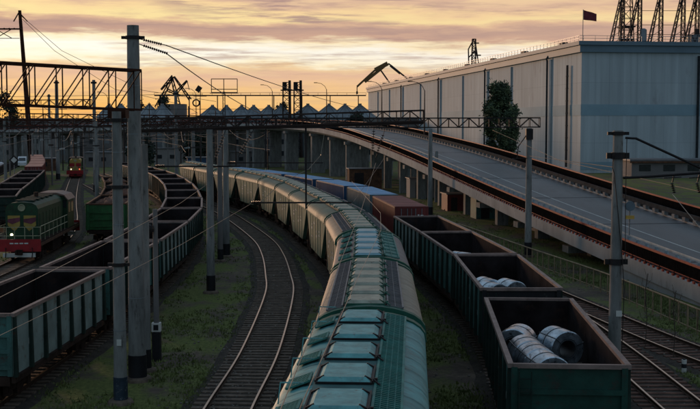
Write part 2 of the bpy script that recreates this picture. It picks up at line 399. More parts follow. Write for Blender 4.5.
def track(pth, label, s0, s1, slp='sleeper_dark', dz=0, s1s=None, bal=True, smax=100):
    root = thing('railway_track', label, 'railway track', (0, 0, 0))
    n = int((s1 - s0) / 1.2)
    us = [s0 + (s1 - s0) * i / n for i in range(n + 1)]
    prof = [(-.07, 0), (-.07, .02), (-.018, .04), (-.018, .12), (-.036, .135), (-.036, .165), (.036, .165), (.036, .135), (.018, .12), (.018, .04), (.07, .02), (.07, 0)]
    for sd in (-1, 1):
        mb = MB(); rings = []
        for u in us:
            p = pth.at(u); tg = pth.tan(u); nr = Vector((tg.y, -tg.x))
            rings.append([(p.x + nr.x * (sd * .795 + a), p.y + nr.y * (sd * .795 + a), .10 + dz + z) for a, z in prof])
        mb.loft(rings)
        for i in range(len(mb.f)):
            k = i % 12; mb.m[i] = 1 if k in (4, 5, 6) else 0
        mb.build('rail', ['rail_web', 'steel_top'], root)
    if bal:
        mb = MB(); rings = []
        for u in us:
            p = pth.at(u); tg = pth.tan(u); nr = Vector((tg.y, -tg.x)); w = noise.noise(Vector((u * .35, s0, 0))) * .25
            rings.append([(p.x + nr.x * a, p.y + nr.y * a, z + dz) for a, z in ((-1.85 + w, -.02), (-1.45, .07), (0, .085), (1.45, .07), (1.85 + w, -.02))])
        mb.loft(rings, close=False); mb.build('ballast_bed', 'ballast', root, recalc=False)
    sm = MB().box((0, 0, 0), (2.7, .26, .14)).build('sleeper', slp, root)
    end = s1s or s1; u = s0 + .3; cnt = 0; rest = MB(); first = True
    while u < end:
        p = pth.at(u); tg = pth.tan(u); a = -math.atan2(tg.x, tg.y) + random.uniform(-.012, .012)
        z = .045 + dz + random.uniform(-.008, .008)
        if cnt < smax:
            o = sm if first else sm.copy()
            if not first: col.objects.link(o)
            o.location = (p.x, p.y, z); o.rotation_euler = (0, 0, a); first = False
        else:
            rest.box((p.x, p.y, z), (2.7, .26, .14), rz=a)
        cnt += 1; u += .56
    if rest.v: tag(rest.build('distant_sleepers', slp, root), kind='stuff')
    return root
track(T0, 'empty curved track with bright rails in the middle of the yard', T0.s_at_y(30), T0.L)
track(T1, 'track carrying the long train of round roofed hopper wagons', T1.s_at_y(12), T1.L)
track(T2, 'track under the curving train of open wagons left of the concrete poles', T2.s_at_y(30), T2.L)
track(T3, 'track under the green wagon filled with rusty scrap', T3.s_at_y(60), T3.L)
track(TL, 'glinting grassy track between the two green and red locomotives', TL.s_at_y(60), TL.L)
track(T5, 'far left track carrying dark open wagons and pink topped containers', T5.s_at_y(90), T5.L)
track(T4, 'track under the open wagons loaded with steel coils', T4.s_at_y(18), T4.L)
track(TA, 'empty track with reddish sleepers beside the coil wagons', TA.s_at_y(22), TA.L, 'sleeper_red')
track(TB, 'diverging empty track nearest the tan fence and ramp', 0, TB.L - .5, 'sleeper_red', dz=-.006, s1s=TB.s_at_y(60), smax=100)

# grass tufts between the tracks (nobody could count them)
def tufts():
    mb = MB(); rnd = random.Random(3)
    def near(x, y, d):
        for p in (T0, T1, T2, T4, TA, TB, TL, T3):
            u = p.s_at_y(y)
            if u and abs(p.at(u).x - x) < d: return True
        return False
    n = 0; tries = 0
    while n < 17000 and tries < 90000:
        tries += 1
        y = 34 + 110 * rnd.random() ** 1.5; x = rnd.uniform(-.34, .34) * y
        if not (-34 < x < 18): continue
        g = noise.noise(Vector((x * .33, y * .18, 4)))
        if g < -.08 + rnd.uniform(-.15, .25): continue
        if near(x, y, 1.35): continue
        s = rnd.uniform(.03, .10); hgt = rnd.uniform(.03, .17)
        for k in range(3):
            a = rnd.uniform(0, 6.28); c, sn = math.cos(a), math.sin(a)
            bx, by = x + rnd.uniform(-.12, .12), y + rnd.uniform(-.12, .12)
            mb.add([(bx - s * c * .5, by - s * sn * .5, 0), (bx + s * c * .5, by + s * sn * .5, 0), (bx + rnd.uniform(-.06, .06), by + rnd.uniform(-.06, .06), hgt)], [(0, 1, 2)])
        n += 1
    tag(mb.build('grass', 'grass_m', recalc=False), 'low green and dry grass tufts between the tracks', 'grass', kind='stuff')
tufts()

# ------------------------------------------------------------ rolling stock
def make_bogie(root, y, m='rust_dark'):
    b = MB()
    for sx in (-1, 1):
        b.box((sx * 1.02, y, .68), (.16, 2.3, .22)); b.box((sx * 1.02, y - .92, .62), (.22, .36, .34)); b.box((sx * 1.02, y + .92, .62), (.22, .36, .34))
        b.box((sx * 1.02, y, .52), (.2, .6, .35))
    b.box((0, y, .75), (2.1, .5, .25))
    for dy in (-.92, .92): b.tube((-.9, y + dy, .735), (.9, y + dy, .735), .08, n=8)
    bg_ = b.build('bogie', m, root)
    for sx in (-1, 1):
        for dy in (-.92, .92):
            w = MB(); w.lathe((sx * .8, y + dy, .735), [(0, -.06), (.40, -.06), (.47, -.03), (.47, .0), (.445, .02), (.44, .07), (.36, .07), (.33, .03), (.1, .03), (.1, .08), (0, .08)], 18, 'X')
            w.build('wheel', 'rail_web', bg_, smooth=True)
def make_coupler(root, y):
    s = 1 if y > 0 else -1
    c = MB(); c.beam((0, y - s * .5, 1.0), (0, y + s * .25, 1.0), .22, .26); c.box((.08, y + s * .32, 1.0), (.4, .26, .36)); c.box((-.12, y + s * .45, 1.0), (.12, .2, .3))
    c.build('coupler', 'rust_dark', root)

def arc_roof(hw, ze, zr, n=14):
    # rounded roof cross-section from left eave to right eave
    pts = []
    for i in range(n + 1):
        a = math.pi * i / n; x = -math.cos(a); z = math.sin(a) ** .8
        pts.append((x * hw, ze + (zr - ze) * z))
    return pts
def make_hopper(style, label):
    # 12 m over couplers, body 11.3
    rt = thing('hopper_wagon', label, 'freight wagon', (0, 0, 0), group='round roofed hopper wagons of the long train')
    side, roofm, hatchm, gratem, nh = {'teal': ('teal', 'teal', 'teal_light', 'teal_grate', 5), 'cream': ('side_grey', 'cream', 'cream_light', 'grey_roof', 6),
                               'grey': ('side_grey', 'grey_roof', 'blue_hatch', 'teal_grate', 5), 'green': ('side_green', 'green_roof', 'cream_light', 'grey_roof', 5)}[style]
    HL = 5.62; HW = 1.56; ze = 3.78; zr = 4.5
    b = MB()
    # side sheets with end slopes: upper length full, lower shortened
    for sx in (-1, 1):
        b.add([(sx * HW, -HL, ze), (sx * HW, HL, ze), (sx * HW, HL, ze - .25), (sx * HW, HL - 2.3, 1.35), (sx * HW, -HL + 2.3, 1.35), (sx * HW, -HL, ze - .25)], [(0, 1, 2, 3, 4, 5)])
        for y in (-3.1, -1.55, 0, 1.55, 3.1): b.beam((sx * (HW + .003), y, 1.4), (sx * (HW + .003), y, ze - .1), .05, .03)
        b.beam((sx * (HW + .01), -HL, ze - .03), (sx * (HW + .01), HL, ze - .03), .06, .12)
    for sy in (-1, 1):
        b.add([(-HW, sy * HL, ze - .25), (HW, sy * HL, ze - .25), (HW, sy * (HL - 2.3), 1.35), (-HW, sy * (HL - 2.3), 1.35)], [(0, 1, 2, 3)])
        pr = arc_roof(HW, ze, zr - .02); b.add([(x, sy * (HL - .004), z) for x, z in pr] + [(HW, sy * (HL - .004), ze - .25), (-HW, sy * (HL - .004), ze - .25)], [tuple(range(len(pr) + 2))])
    # discharge hoppers
    for y in (-2.6, -.9, .9, 2.6):
        if abs(y) < 3:
            b.add([(-1.4, y - .8, 1.36), (1.4, y - .8, 1.36), (1.4, y + .8, 1.36), (-1.4, y + .8, 1.36), (-.5, y - .3, .65), (.5, y - .3, .65), (.5, y + .3, .65), (-.5, y + .3, .65)],
                  [(0, 1, 5, 4), (1, 2, 6, 5), (2, 3, 7, 6), (3, 0, 4, 7), (4, 5, 6, 7)])
    b.mi = 1
    for sx in (-1, 1):     # painted stencils
        for (y, z, w, h) in ((-2.3, 2.9, .5, .1), (-2.3, 2.65, .7, .12), (-.8, 2.5, .35, .5), (2.2, 2.8, .55, .4), (2.3, 2.2, .7, .1), (.8, 3.2, .9, .14)):
            b.box((sx * (HW + .011), y, z), (.012, w, h * .35)); b.box((sx * (HW + .011), y, z + h * .6), (.012, w * .6, h * .25))
    bo = b.build('body', [side, 'kerb_white'], rt)
    f = MB(); f.box((0, 0, 1.18), (.5, 11.3, .28))
    for sy in (-1, 1):
        f.box((0, sy * (HL - .15), 1.18), (2.9, .25, .3)); f.box((0, sy * (HL - .9), 1.34), (2.7, 1.5, .05))
        for sx in (-1, 1):
            f.beam((sx * 1.35, sy * (HL - .2), 1.3), (sx * 1.35, sy * (HL - .2), ze - .3), .09); f.beam((sx * 1.3, sy * (HL - 2.0), 1.3), (sx * 1.35, sy * (HL - .2), 2.6), .08)
    f.build('underframe', 'rust_dark', rt)
    r = MB(); pr = arc_roof(HW + .05, ze, zr)
    ny = 11; rings = [[(x, -HL + 2 * HL * j / ny, z) for x, z in pr] for j in range(ny + 1)]
    r.loft(rings, close=False)
    pr2 = arc_roof(HW + .065, ze + .01, zr + .022)
    for j in range(1, 9):   # roof stiffening seams
        y = -HL + 2 * HL * j / 9; r.loft([[(x, y - .02, z) for x, z in pr2], [(x, y + .02, z) for x, z in pr2]], close=False)
    r.build('roof', roofm, rt, smooth=True)
    for sy in (-1, 1):
        m = MB(); y0 = sy * HL; po = arc_roof(HW + .09, ze - .02, zr + .06); pi = arc_roof(HW - .08, ze - .1, zr - .1)
        for (p1, p2) in ((po, pi),):
            for i in range(len(po) - 1):
                a, b_, c, d = po[i], po[i + 1], pi[i + 1], pi[i]; ya, yb = y0 - sy * .34, y0 + sy * .03
                vs = [(p[0], yy, p[1]) for yy in (ya, yb) for p in (a, b_, c, d)]
                m.add(vs, [(0, 1, 2, 3), (7, 6, 5, 4), (0, 4, 5, 1), (2, 6, 7, 3)])
        m.build('end_rim', 'green_rim', rt)
    pitch = 2 * (HL - .95) / (nh - 1) * .98
    hz = zr + .03
    h = MB(); L = min(1.5, pitch * .72) ; w = 1.06
    h.mi = 1; h.box((0, 0, hz), (w + .08, L + .06, .1)); h.mi = 0
    # lid with chamfered edges
    h.add([(-w / 2, -L / 2, hz + .05), (w / 2, -L / 2, hz + .05), (w / 2, L / 2, hz + .05), (-w / 2, L / 2, hz + .05),
           (-w / 2 + .1, -L / 2 + .1, hz + .13), (w / 2 - .1, -L / 2 + .1, hz + .13), (w / 2 - .1, L / 2 - .1, hz + .13), (-w / 2 + .1, L / 2 - .1, hz + .13)],
          [(4, 5, 6, 7), (0, 1, 5, 4), (1, 2, 6, 5), (2, 3, 7, 6), (3, 0, 4, 7)])
    h.mi = 1
    for sx in (-1, 1):
        for sy in (-1, 1):
            h.beam((sx * (w / 2 + .06), sy * (L / 2 - .16), hz + .05), (sx * (w / 2 - .12), sy * (L / 2 - .16), hz + .14), .05, .03)
        h.beam((sx * (w / 2 + .05), -L / 2, hz + .06), (sx * (w / 2 + .05), L / 2, hz + .06), .035)
    h.box((w / 2 + .11, -L / 2 + .12, hz + .05), (.07, .06, .12)); h.beam((w / 2 + .06, -L / 2 + .05, hz + .1), (w / 2 + .2, -L / 2 - .12, hz + .02), .03)
    MB().box((-.12, 0, zr + .005), (w + .16, 2 * HL - .9, .05)).build('hatch_gap_shade', {'teal': 'teal_gap_shade', 'grey': 'grey_roof'}.get(style, 'cream_gap_shade'), rt)  # flat dark strip under the hatches, painting shadow into the gaps between them
    h0 = h.build('hatch', [hatchm, 'green_rim' if style != 'teal' else 'dark_iron'], rt, loc=(-.12, -pitch * (nh - 1) / 2, 0))
    for k in range(1, nh):
        c = h0.copy(); col.objects.link(c); c.parent = rt; c.location = (-.12, -pitch * (nh - 1) / 2 + k * pitch, 0)
    def zroof(x):
        x = abs(x) / (HW + .05); a = math.acos(min(1, x)); return ze + (zr - ze) * math.sin(a) ** .8
    def grating(x0, x1, y0, y1, name, mt, nx, ny_):
        g = MB(); za, zb = zroof(x0) + .09, zroof(x1) + .09
        if za > zr + .04: za = zr + .04
        if zb > zr + .04: zb = zr + .04
        g.beam((x0, y0, za), (x0, y1, za), .05); g.beam((x1, y0, zb), (x1, y1, zb), .05)
        for i in range(ny_ + 1):
            y = y0 + (y1 - y0) * i / ny_; g.beam((x0, y, za), (x1, y, zb), .035, .035)
        for i in range(1, nx):
            q = i / nx; g.beam((x0 + (x1 - x0) * q, y0, za + (zb - za) * q), (x0 + (x1 - x0) * q, y1, za + (zb - za) * q), .022, .02)
        # solid tread plate just under the bars
        g.add([(x0, y0, za - .03), (x1, y0, zb - .03), (x1, y1, zb - .03), (x0, y1, za - .03)], [(0, 1, 2, 3)])
        return g.build(name, mt, rt)
    if style == 'teal':
        grating(.52, 1.06, -HL + .3, HL - .3, 'walkway', gratem, 4, 74)
        for k in range(nh):
            y = -pitch * (nh - 1) / 2 + k * pitch; grating(-1.32, -.86, y - .38, y + .38, 'step_plate', gratem, 5, 7)
        for k in range(nh):
            b2 = MB(); y = -pitch * (nh - 1) / 2 + (k + .5) * pitch
            b2.beam((-1.4, y, zroof(1.4) + .02), (-1.35, y, zroof(1.35) + .42), .025); b2.beam((-1.35, y, zroof(1.35) + .42), (-.9, y + .1, zr + .12), .025)
            b2.build('grab_rail', 'teal_light', rt)
    elif style == 'grey':
        grating(.55, 1.12, -HL + .6, HL - .6, 'walkway', gratem, 2, 8)
        for k in range(nh):
            y = -pitch * (nh - 1) / 2 + k * pitch; grating(-1.3, -.84, y - .5, y + .5, 'step_plate', gratem, 3, 5)
    else:
        grating(.54, .98, -HL + .3, HL - .3, 'walkway', gratem, 2, 44)
        if style == 'cream': grating(-1.22, -.78, -HL + .3, HL - .3, 'walkway', gratem, 2, 44)
    for y in (-3.95, 3.95): make_bogie(rt, y)
    for y in (-HL, HL): make_coupler(rt, y)
    return rt
words = {'teal': 'teal hopper wagon with cyan hatches', 'cream': 'cream roofed hopper wagon with dark gratings', 'grey': 'grey roofed hopper wagon with blue hatches',
         'green': 'green sided hopper wagon with cream roof'}
protos = {}
seq = ['teal', 'cream', 'grey', 'cream', 'green', 'green', 'green', 'green', 'green', 'green', 'green', 'green']
s0 = T1.s_at_y(24.75)
s0 = T1.s_at_y(24.8)
for i, st in enumerate(seq):
    u = s0 + i * 12.02
    if u > T1.L - 6: break
    c, rz = T1.frame(u, 3.95)
    lab = f'{words[st]}, {ORD[i]} of its train from the viewer'
    if st not in protos:
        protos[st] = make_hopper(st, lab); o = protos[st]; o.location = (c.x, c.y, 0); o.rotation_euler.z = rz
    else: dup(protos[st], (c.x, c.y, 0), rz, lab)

def make_gondola(label, group, outm, ribm, endm, L=11.3, hgt=3.4, rimm='rim_rust', cross=False):
    rt = thing('open_wagon', label, 'freight wagon', (0, 0, 0), group=group)
    H = L / 2; Wd = 1.52; z0 = 1.25
    for sx in (-1, 1):
        w = MB(); w.mi = 0
        w.box((sx * (Wd - .02), 0, (z0 + hgt) / 2), (.05, L, hgt - z0 - .1))
        w.mi = 1
        w.box((sx * (Wd - .055), 0, (z0 + hgt) / 2 + .02), (.02, L - .14, hgt - z0 - .16))
        w.mi = 2
        nr = 8
        for k in range(nr):
            y = -H + .12 + (L - .24) * k / (nr - 1)
            w.add([(sx * (Wd + .005), y - .11, z0), (sx * (Wd + .005), y + .11, z0), (sx * (Wd + .005), y + .09, hgt - .08), (sx * (Wd + .005), y - .09, hgt - .08),
                   (sx * (Wd + .13), y - .09, z0), (sx * (Wd + .13), y + .09, z0), (sx * (Wd + .09), y + .07, hgt - .08), (sx * (Wd + .09), y - .07, hgt - .08)],
                  [(4, 5, 6, 7), (0, 1, 5, 4), (1, 2, 6, 5), (2, 3, 7, 6), (3, 0, 4, 7)])
        w.build('side_wall', [outm, 'gond_in', ribm], rt)
        mk_ = MB()
        for (y, z, a_, b_) in ((-1.05, 2.75, .10, .30), (-.85, 2.75, .10, .30), (-.65, 2.75, .10, .30), (-.85, 2.3, .6, .06), (2.4, 2.5, .5, .07), (2.3, 2.35, .3, .07), (-4.0, 2.2, .25, .2)):
            mk_.box((sx * (Wd + .008), y, z), (.008, a_ * .55, b_))
        mk_.build('marking', 'chalk', rt)
    for sy in (-1, 1):
        e = MB(); e.box((0, sy * (H - .03), (z0 + hgt) / 2), (2 * Wd - .1, .05, hgt - z0 - .1)); e.mi = 1
        e.box((0, sy * (H - .066), (z0 + hgt) / 2 + .02), (2 * Wd - .16, .02, hgt - z0 - .16)); e.mi = 0
        for z in (1.6, 2.15, 2.7): e.box((0, sy * (H + .045), z), (2 * Wd - .1, .10, .14))
        for x in (-1.44, 1.44): e.box((x, sy * (H + .04), (z0 + hgt) / 2), (.16, .09, hgt - z0 - .1))
        e.build('end_wall', [endm, 'gond_in'], rt)
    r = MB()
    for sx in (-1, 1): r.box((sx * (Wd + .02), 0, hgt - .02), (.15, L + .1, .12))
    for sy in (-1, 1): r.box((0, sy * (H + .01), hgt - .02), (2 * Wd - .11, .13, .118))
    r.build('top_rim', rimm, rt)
    f = MB(); f.box((0, 0, z0 - .02), (2 * Wd - .2, L - .2, .08)); f.box((0, 0, 1.05), (.45, L - .4, .3))
    for sx in (-1, 1): f.box((sx * (Wd - .02), 0, 1.14), (.14, L - .1, .2))
    for sy in (-1, 1): f.box((0, sy * (H - .1), 1.1), (2.8, .2, .3))
    f.box((.7, .4, .8), (.5, 1.0, .4)); f.tube((-.7, -.5, .85), (-.7, .6, .85), .2, n=10)
    f.build('underframe', 'rust_dark', rt)
    if cross:
        for y in (-L / 6, L / 6):
            MB().box((0, y, 1.95), (2 * Wd - .2, .1, .9)).build('cross_wall', 'gond_in', rt)
    for sy in (-1, 1):
        l = MB()
        for q in range(6): l.beam((sy * 1.0, sy * (H + .16), 1.4 + .33 * q), (sy * 1.32, sy * (H + .16), 1.4 + .33 * q), .03)
        for q in (1.0, 1.32): l.beam((sy * q, sy * (H + .16), 1.3), (sy * q, sy * (H + .16), 3.25), .03)
        l.build('ladder', ribm, rt)
    for y in (-H + 1.75, H - 1.75): make_bogie(rt, y)
    for y in (-H, H): make_coupler(rt, y)
    return rt

def lumps(x0, x1, y0, y1, z, name, m, label, cat, loc, rz, amp=.35, lab=None, seed=0):
    mb = MB(); nx, ny = 12, 34; vs = []
    for j in range(ny + 1):
        for i in range(nx + 1):
            x = x0 + (x1 - x0) * i / nx; y = y0 + (y1 - y0) * j / ny
            e = min(i, nx - i) / (nx / 2); e2 = min(j, ny - j) / 6
            zz = z + amp * (noise.noise(Vector((x * 1.1 + seed, y * .9, seed))) + .6 * noise.noise(Vector((x * 3.3, y * 3.1, seed)))) + .45 * min(1, e) ** .7 * min(1, e2) - .2
            vs.append((x, y, zz))
    k = nx + 1; mb.add(vs, [(j * k + i, j * k + i + 1, (j + 1) * k + i + 1, (j + 1) * k + i) for j in range(ny) for i in range(nx)])
    # skirt down to the floor
    per = [vs[i] for i in range(k)] + [vs[j * k + nx] for j in range(1, ny + 1)] + [vs[ny * k + i] for i in range(nx - 1, -1, -1)] + [vs[j * k] for j in range(ny - 1, 0, -1)]
    n = len(per); mb.add(per + [(p[0], p[1], 1.25) for p in per], [(i, (i + 1) % n, n + (i + 1) % n, n + i) for i in range(n)])
    o = mb.build(name, m, loc=loc); o.rotation_euler.z = rz
    return tag(o, label, cat)

# right train: coil wagons
GR = 'open wagons of the coil train'
wr = make_gondola('nearest open wagon of the coil train, green end wall and five steel coils inside', GR, 'gond_teal', 'gond_rib', 'gond_green', L=11.2, rimm='rim_rust')
wd = make_gondola('second open wagon of the coil train, dark end wall and three steel coils inside', GR, 'gond_teal', 'gond_rib', 'black_paint', L=11.2)
wt = make_gondola('third open wagon of the coil train, dark ribs, steel coil by its far end', GR, 'gond_teal', 'gond_rib', 'gond_teal', L=11.2)
gpos = []
for o, y in ((wr, 34.25), (wd, 48.0), (wt, 59.6)):
    c, rz = T4.frame(T4.s_at_y(y), 3.8); o.location = (c.x, c.y, 0); o.rotation_euler.z = rz; gpos.append((c, rz))
c, rz = T4.frame(T4.s_at_y(71.1), 3.8)
w4 = make_gondola('fourth open wagon of the coil train, pale teal sides, next to the red container', GR, 'gond_pale', 'gond_rib', 'gond_teal', L=11.2)
w4.location = (c.x, c.y, 0); w4.rotation_euler.z = rz
def make_coil(label):
    rt = thing('steel_coil', label, 'steel coil', group='steel coils in the open wagons')
    r = .58; w = .54
    m = MB(); m.lathe((0, 0, r), [(.30, -w), (r - .03, -w), (r, -w + .03), (r, w - .03), (r - .03, w), (.30, w)], 36, 'Y'); m.build('coil_body', 'coil_steel', rt, smooth=True)
    m = MB(); m.lathe((0, 0, r), [(.34, -w - .004), (.27, -w + .01), (.27, w - .01), (.34, w + .004)], 28, 'Y')
    m.build('coil_bore', 'coil_in', rt, smooth=True)
    for k, a in enumerate((20, 140, 260)):
        s = MB(); c, sn = math.cos(R(a)), math.sin(R(a))
        for q in (.32, ):
            p = [(q * c, -w - .01, r + q * sn), ((r + .012) * c, -w - .01, r + (r + .012) * sn), ((r + .012) * c, w + .01, r + (r + .012) * sn), (q * c, w + .01, r + q * sn)]
            for a1, b1 in zip(p, p[1:]): s.beam(a1, b1, .03, .015)
        s.build('strap', 'coil_in', rt)
    for y in (.06,):
        s = MB(); s.lathe((0, 0, r), [(r + .002, y - .015), (r + .010, y - .015), (r + .010, y + .015), (r + .002, y + .015)], 36, 'Y'); s.build('strap', 'coil_in', rt, smooth=True)
    return rt
co = make_coil('steel coil lying nearest the green end wall of the nearest open wagon')
def wplace(o, k, lx, ly, extra=0, z=1.27, dz=0, label=None):
    c, rz = gpos[k]; p = Vector((lx, ly)); p.rotate(Matrix.Rotation(rz, 2)) if False else None
    x = c.x + lx * math.cos(rz) - ly * math.sin(rz); y = c.y + lx * math.sin(rz) + ly * math.cos(rz)
    if label: o = dup(o, label=label)
    o.location = (x, y, z + dz); o.rotation_euler = (0, 0, rz + extra); return o
DZ = .78
wplace(co, 0, -.30, -3.1, .22, dz=DZ)
wplace(co, 0, -.48, -1.95, .14, dz=DZ, label='steel coil second from the green end wall in the row of the nearest open wagon')
wplace(co, 0, -.64, -.8, .10, dz=DZ, label='steel coil farthest back of the touching row in the nearest open wagon')
wplace(co, 0, -.80, 1.1, -.3, dz=DZ, label='steel coil against the left wall of the nearest open wagon')
wplace(co, 0, .55, .8, .35, dz=DZ, label='steel coil standing apart on the right in the nearest open wagon, bore showing')
wplace(co, 1, -.78, -2.6, .5, dz=.8, label='steel coil on the left behind the dark end wall of the second open wagon')
wplace(co, 1, .05, -2.2, .35, dz=.85, label='steel coil on the right behind the dark end wall of the second open wagon')
wplace(co, 1, -.80, -1.35, .3, dz=.8, label='steel coil farthest back on the left in the second open wagon')
wplace(co, 2, -.78, -3.6, .6, dz=.85, label='steel coil propped high at the near end of the third open wagon')
tb = thing('timber_bed', 'dark timber beams under the steel coils in the nearest open wagon', 'timber')
for ly in (-3.0, -2.5, -1.6, -1.1, .5, 1.0): MB().box((0, ly, .38), (2.6, .2, .80)).build('beam', 'sleeper_dark', tb)
wplace(tb, 0, 0, 0)
tb2 = dup(tb, label='dark timber beams under the steel coils in the second open wagon'); wplace(tb2, 1, 0, -.2, dz=.1)
tb3 = dup(tb, label='dark timber beams under the steel coil in the third open wagon'); wplace(tb3, 2, 0, -1.2, dz=.1)

# containers on flat wagons behind them
def make_flat(label, cm, tm, logo, cl):
    fl = thing('flat_wagon', label, 'freight wagon', group='flat wagons carrying containers')
    f = MB(); f.box((0, 0, 1.15), (2.6, 13.0, .2)); f.box((0, 0, .95), (.5, 12.6, .3)); f.build('deck', 'rust_dark', fl)
    for y in (-4.6, 4.6): make_bogie(fl, y)
    for y in (-6.4, 6.4): make_coupler(fl, y)
    return fl
def make_container(label, cm, tm, logo=False, L=12.2, name='freight_container'):
    ct = thing(name, label, 'container', group='containers on flat wagons')
    h = 2.6; w = 1.22; b = MB()
    for sx in (-1, 1):
        n = int(L / .28); pts = []
        for i in range(n * 2 + 1):
            y = -L / 2 + .08 + (L - .16) * i / (2 * n); pts.append((sx * (w - (.04 if (i // 1) % 2 else 0)), y))
        b.loft([[(x, y, .12) for x, y in pts], [(x, y, h - .1) for x, y in pts]], close=False)
    for sy in (-1, 1):
        b.box((0, sy * (L / 2 - .04), h / 2), (2 * w - .1, .05, h - .16))
    b.build('side_panel', cm, ct)
    f = MB()
    for sx in (-1, 1):
        for sy in (-1, 1): f.box((sx * (w - .06), sy * (L / 2 - .07), h / 2), (.16, .16, h))
        f.box((sx * (w - .05), 0, h - .06), (.12, L - .3, .12)); f.box((sx * (w - .05), 0, .08), (.12, L - .3, .14))
    for sy in (-1, 1): f.box((0, sy * (L / 2 - .06), h - .06), (2 * w - .3, .12, .12))
    f.build('frame', cm, ct)
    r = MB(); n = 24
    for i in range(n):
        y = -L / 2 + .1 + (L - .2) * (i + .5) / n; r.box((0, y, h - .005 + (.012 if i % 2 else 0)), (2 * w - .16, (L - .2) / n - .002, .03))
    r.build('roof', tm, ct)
    d = MB()
    for x in (-.75, -.3, .3, .75): d.tube((x, -L / 2 - .04, .15), (x, -L / 2 - .04, h - .15), .025, n=6)
    d.box((0, -L / 2 - .02, h / 2), (.03, .03, h - .3)); d.build('door_bar', 'galv', ct)
    if logo:
        t_ = MB()
        for (x, z, ww, hh) in ((.35, 1.75, .28, .05), (.35, 1.6, .5, .05), (.75, 1.85, .2, .3), (.5, 1.95, .12, .16), (-.5, 1.9, .3, .05), (.95, 1.6, .15, .25)):
            t_.box((x, -L / 2 - .075, z), (ww, .01, hh))
        t_.build('marking', 'white_paint', ct)
    return ct
c, rz = T4.frame(T4.s_at_y(85.3), 4.4)
fl = make_flat('flat wagon under the dark red container', 0, 0, 0, 0); fl.location = (c.x, c.y, 0); fl.rotation_euler.z = rz
rc = make_container('dark red freight container with white marks, behind the open coil wagons', 'cont_red', 'cont_red_top', True); rc.location = (c.x, c.y, 1.3); rc.rotation_euler.z = rz
sb = T4.s_at_y(85.3); bc = None
names = ['pale blue roofed grey container, next behind the red one', 'bright blue container, second behind the red one', 'bright blue container, third behind the red one', 'bright blue container, fourth behind the red one',
         'bright blue container, fifth and farthest behind the red one']
for i, nm in enumerate(names):
    c, rz = T4.frame(sb + 13.9 * (i + 1), 4.4)
    dup(fl, (c.x, c.y, 0), rz, f'flat wagon under the {nm}')
    if i == 0:
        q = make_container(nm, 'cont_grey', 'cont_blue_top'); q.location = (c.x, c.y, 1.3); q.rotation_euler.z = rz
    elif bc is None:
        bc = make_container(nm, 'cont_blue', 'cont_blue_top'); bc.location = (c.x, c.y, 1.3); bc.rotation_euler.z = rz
    else: dup(bc, (c.x, c.y, 1.3), rz, nm)

# left train T2
GL = 'open wagons of the curving left train'
base = make_gondola('nearest open wagon of the curving left train, pale sides and pink lit rim', GL, 'gond_pale', 'gond_rib', 'gond_teal', L=11.2)
dark = make_gondola('second open wagon of the curving left train, teal side behind the big pole', GL, 'gond_teal', 'gond_rib', 'gond_teal', L=11.2, cross=True)
s0 = T2.s_at_y(42.2)
for i in range(13):
    u = s0 + i * 12.1; c, rz = T2.frame(u, 3.8)
    lab = f'{ORD[i]} open wagon of the curving left train, ' + ('pale sides' if i % 3 == 0 or i == 2 else 'dark teal sides')
    src = base if (i % 3 == 0 or i == 2) else dark
    if i in (0, 1): src.location = (c.x, c.y, 0); src.rotation_euler.z = rz
    else: dup(src, (c.x, c.y, 0), rz, lab)
    if i in (1, 2, 4, 5, 6, 7):
        lumps(-1.4, 1.4, -5.4, 5.4, 2.0, 'coal_heap', 'coal', f'dark coal heap inside the {ORD[i]} open wagon of the curving left train', 'coal heap', (c.x, c.y, 0), rz, seed=i)
# bright lump of wrapped scrap in nearest wagon
def bundle(loc, r, label, m='coil_steel'):
    rt = MB(); rnd = random.Random(int(loc[0] * 10)); vs = []; n = 14
    for j in range(7):
        for i in range(n):
            a = 2 * math.pi * i / n; zz = j / 6; rr = r * math.sqrt(max(.02, 1 - zz * zz)) * rnd.uniform(.8, 1.1); vs.append((rr * math.cos(a), rr * math.sin(a) * 1.3, zz * r * .9))
    rt.add(vs, [(j * n + i, j * n + (i + 1) % n, (j + 1) * n + (i + 1) % n, (j + 1) * n + i) for j in range(6) for i in range(n)] + [tuple(range(6 * n, 7 * n))])
    o = rt.build('scrap_bundle', m, loc=loc); tag(o, label, 'scrap'); return o
bundle((-13.1, 45.6, 1.27), .55, 'silvery crumpled scrap bundle on the floor of the nearest left wagon', 'galv')
bundle((-12.9, 50.3, 2.25), .45, 'pale crumpled sack on the coal behind the nearest left wagon', 'bldg_pale')

# scrap wagon T3 and followers
g3 = make_gondola('green open wagon heaped with rusty scrap, left of the thin front pole', 'green wagons of the scrap train', 'scrap_green', 'scrap_green', 'scrap_green', L=11.2, rimm='rust')
s0 = T3.s_at_y(94.6)
for i in range(4):
    c, rz = T3.frame(s0 + i * 12.1, 3.8)
    if i == 0: g3.location = (c.x, c.y, 0); g3.rotation_euler.z = rz
    else: dup(g3, (c.x, c.y, 0), rz, f'{ORD[i]} green open wagon of the scrap train')
    lumps(-1.42, 1.42, -5.4, 5.4, 3.2, 'scrap_heap', 'scrap', f'rusty brown scrap heap filling the {ORD[i]} green wagon', 'scrap heap', (c.x, c.y, 0), rz, .3, seed=i + 9)

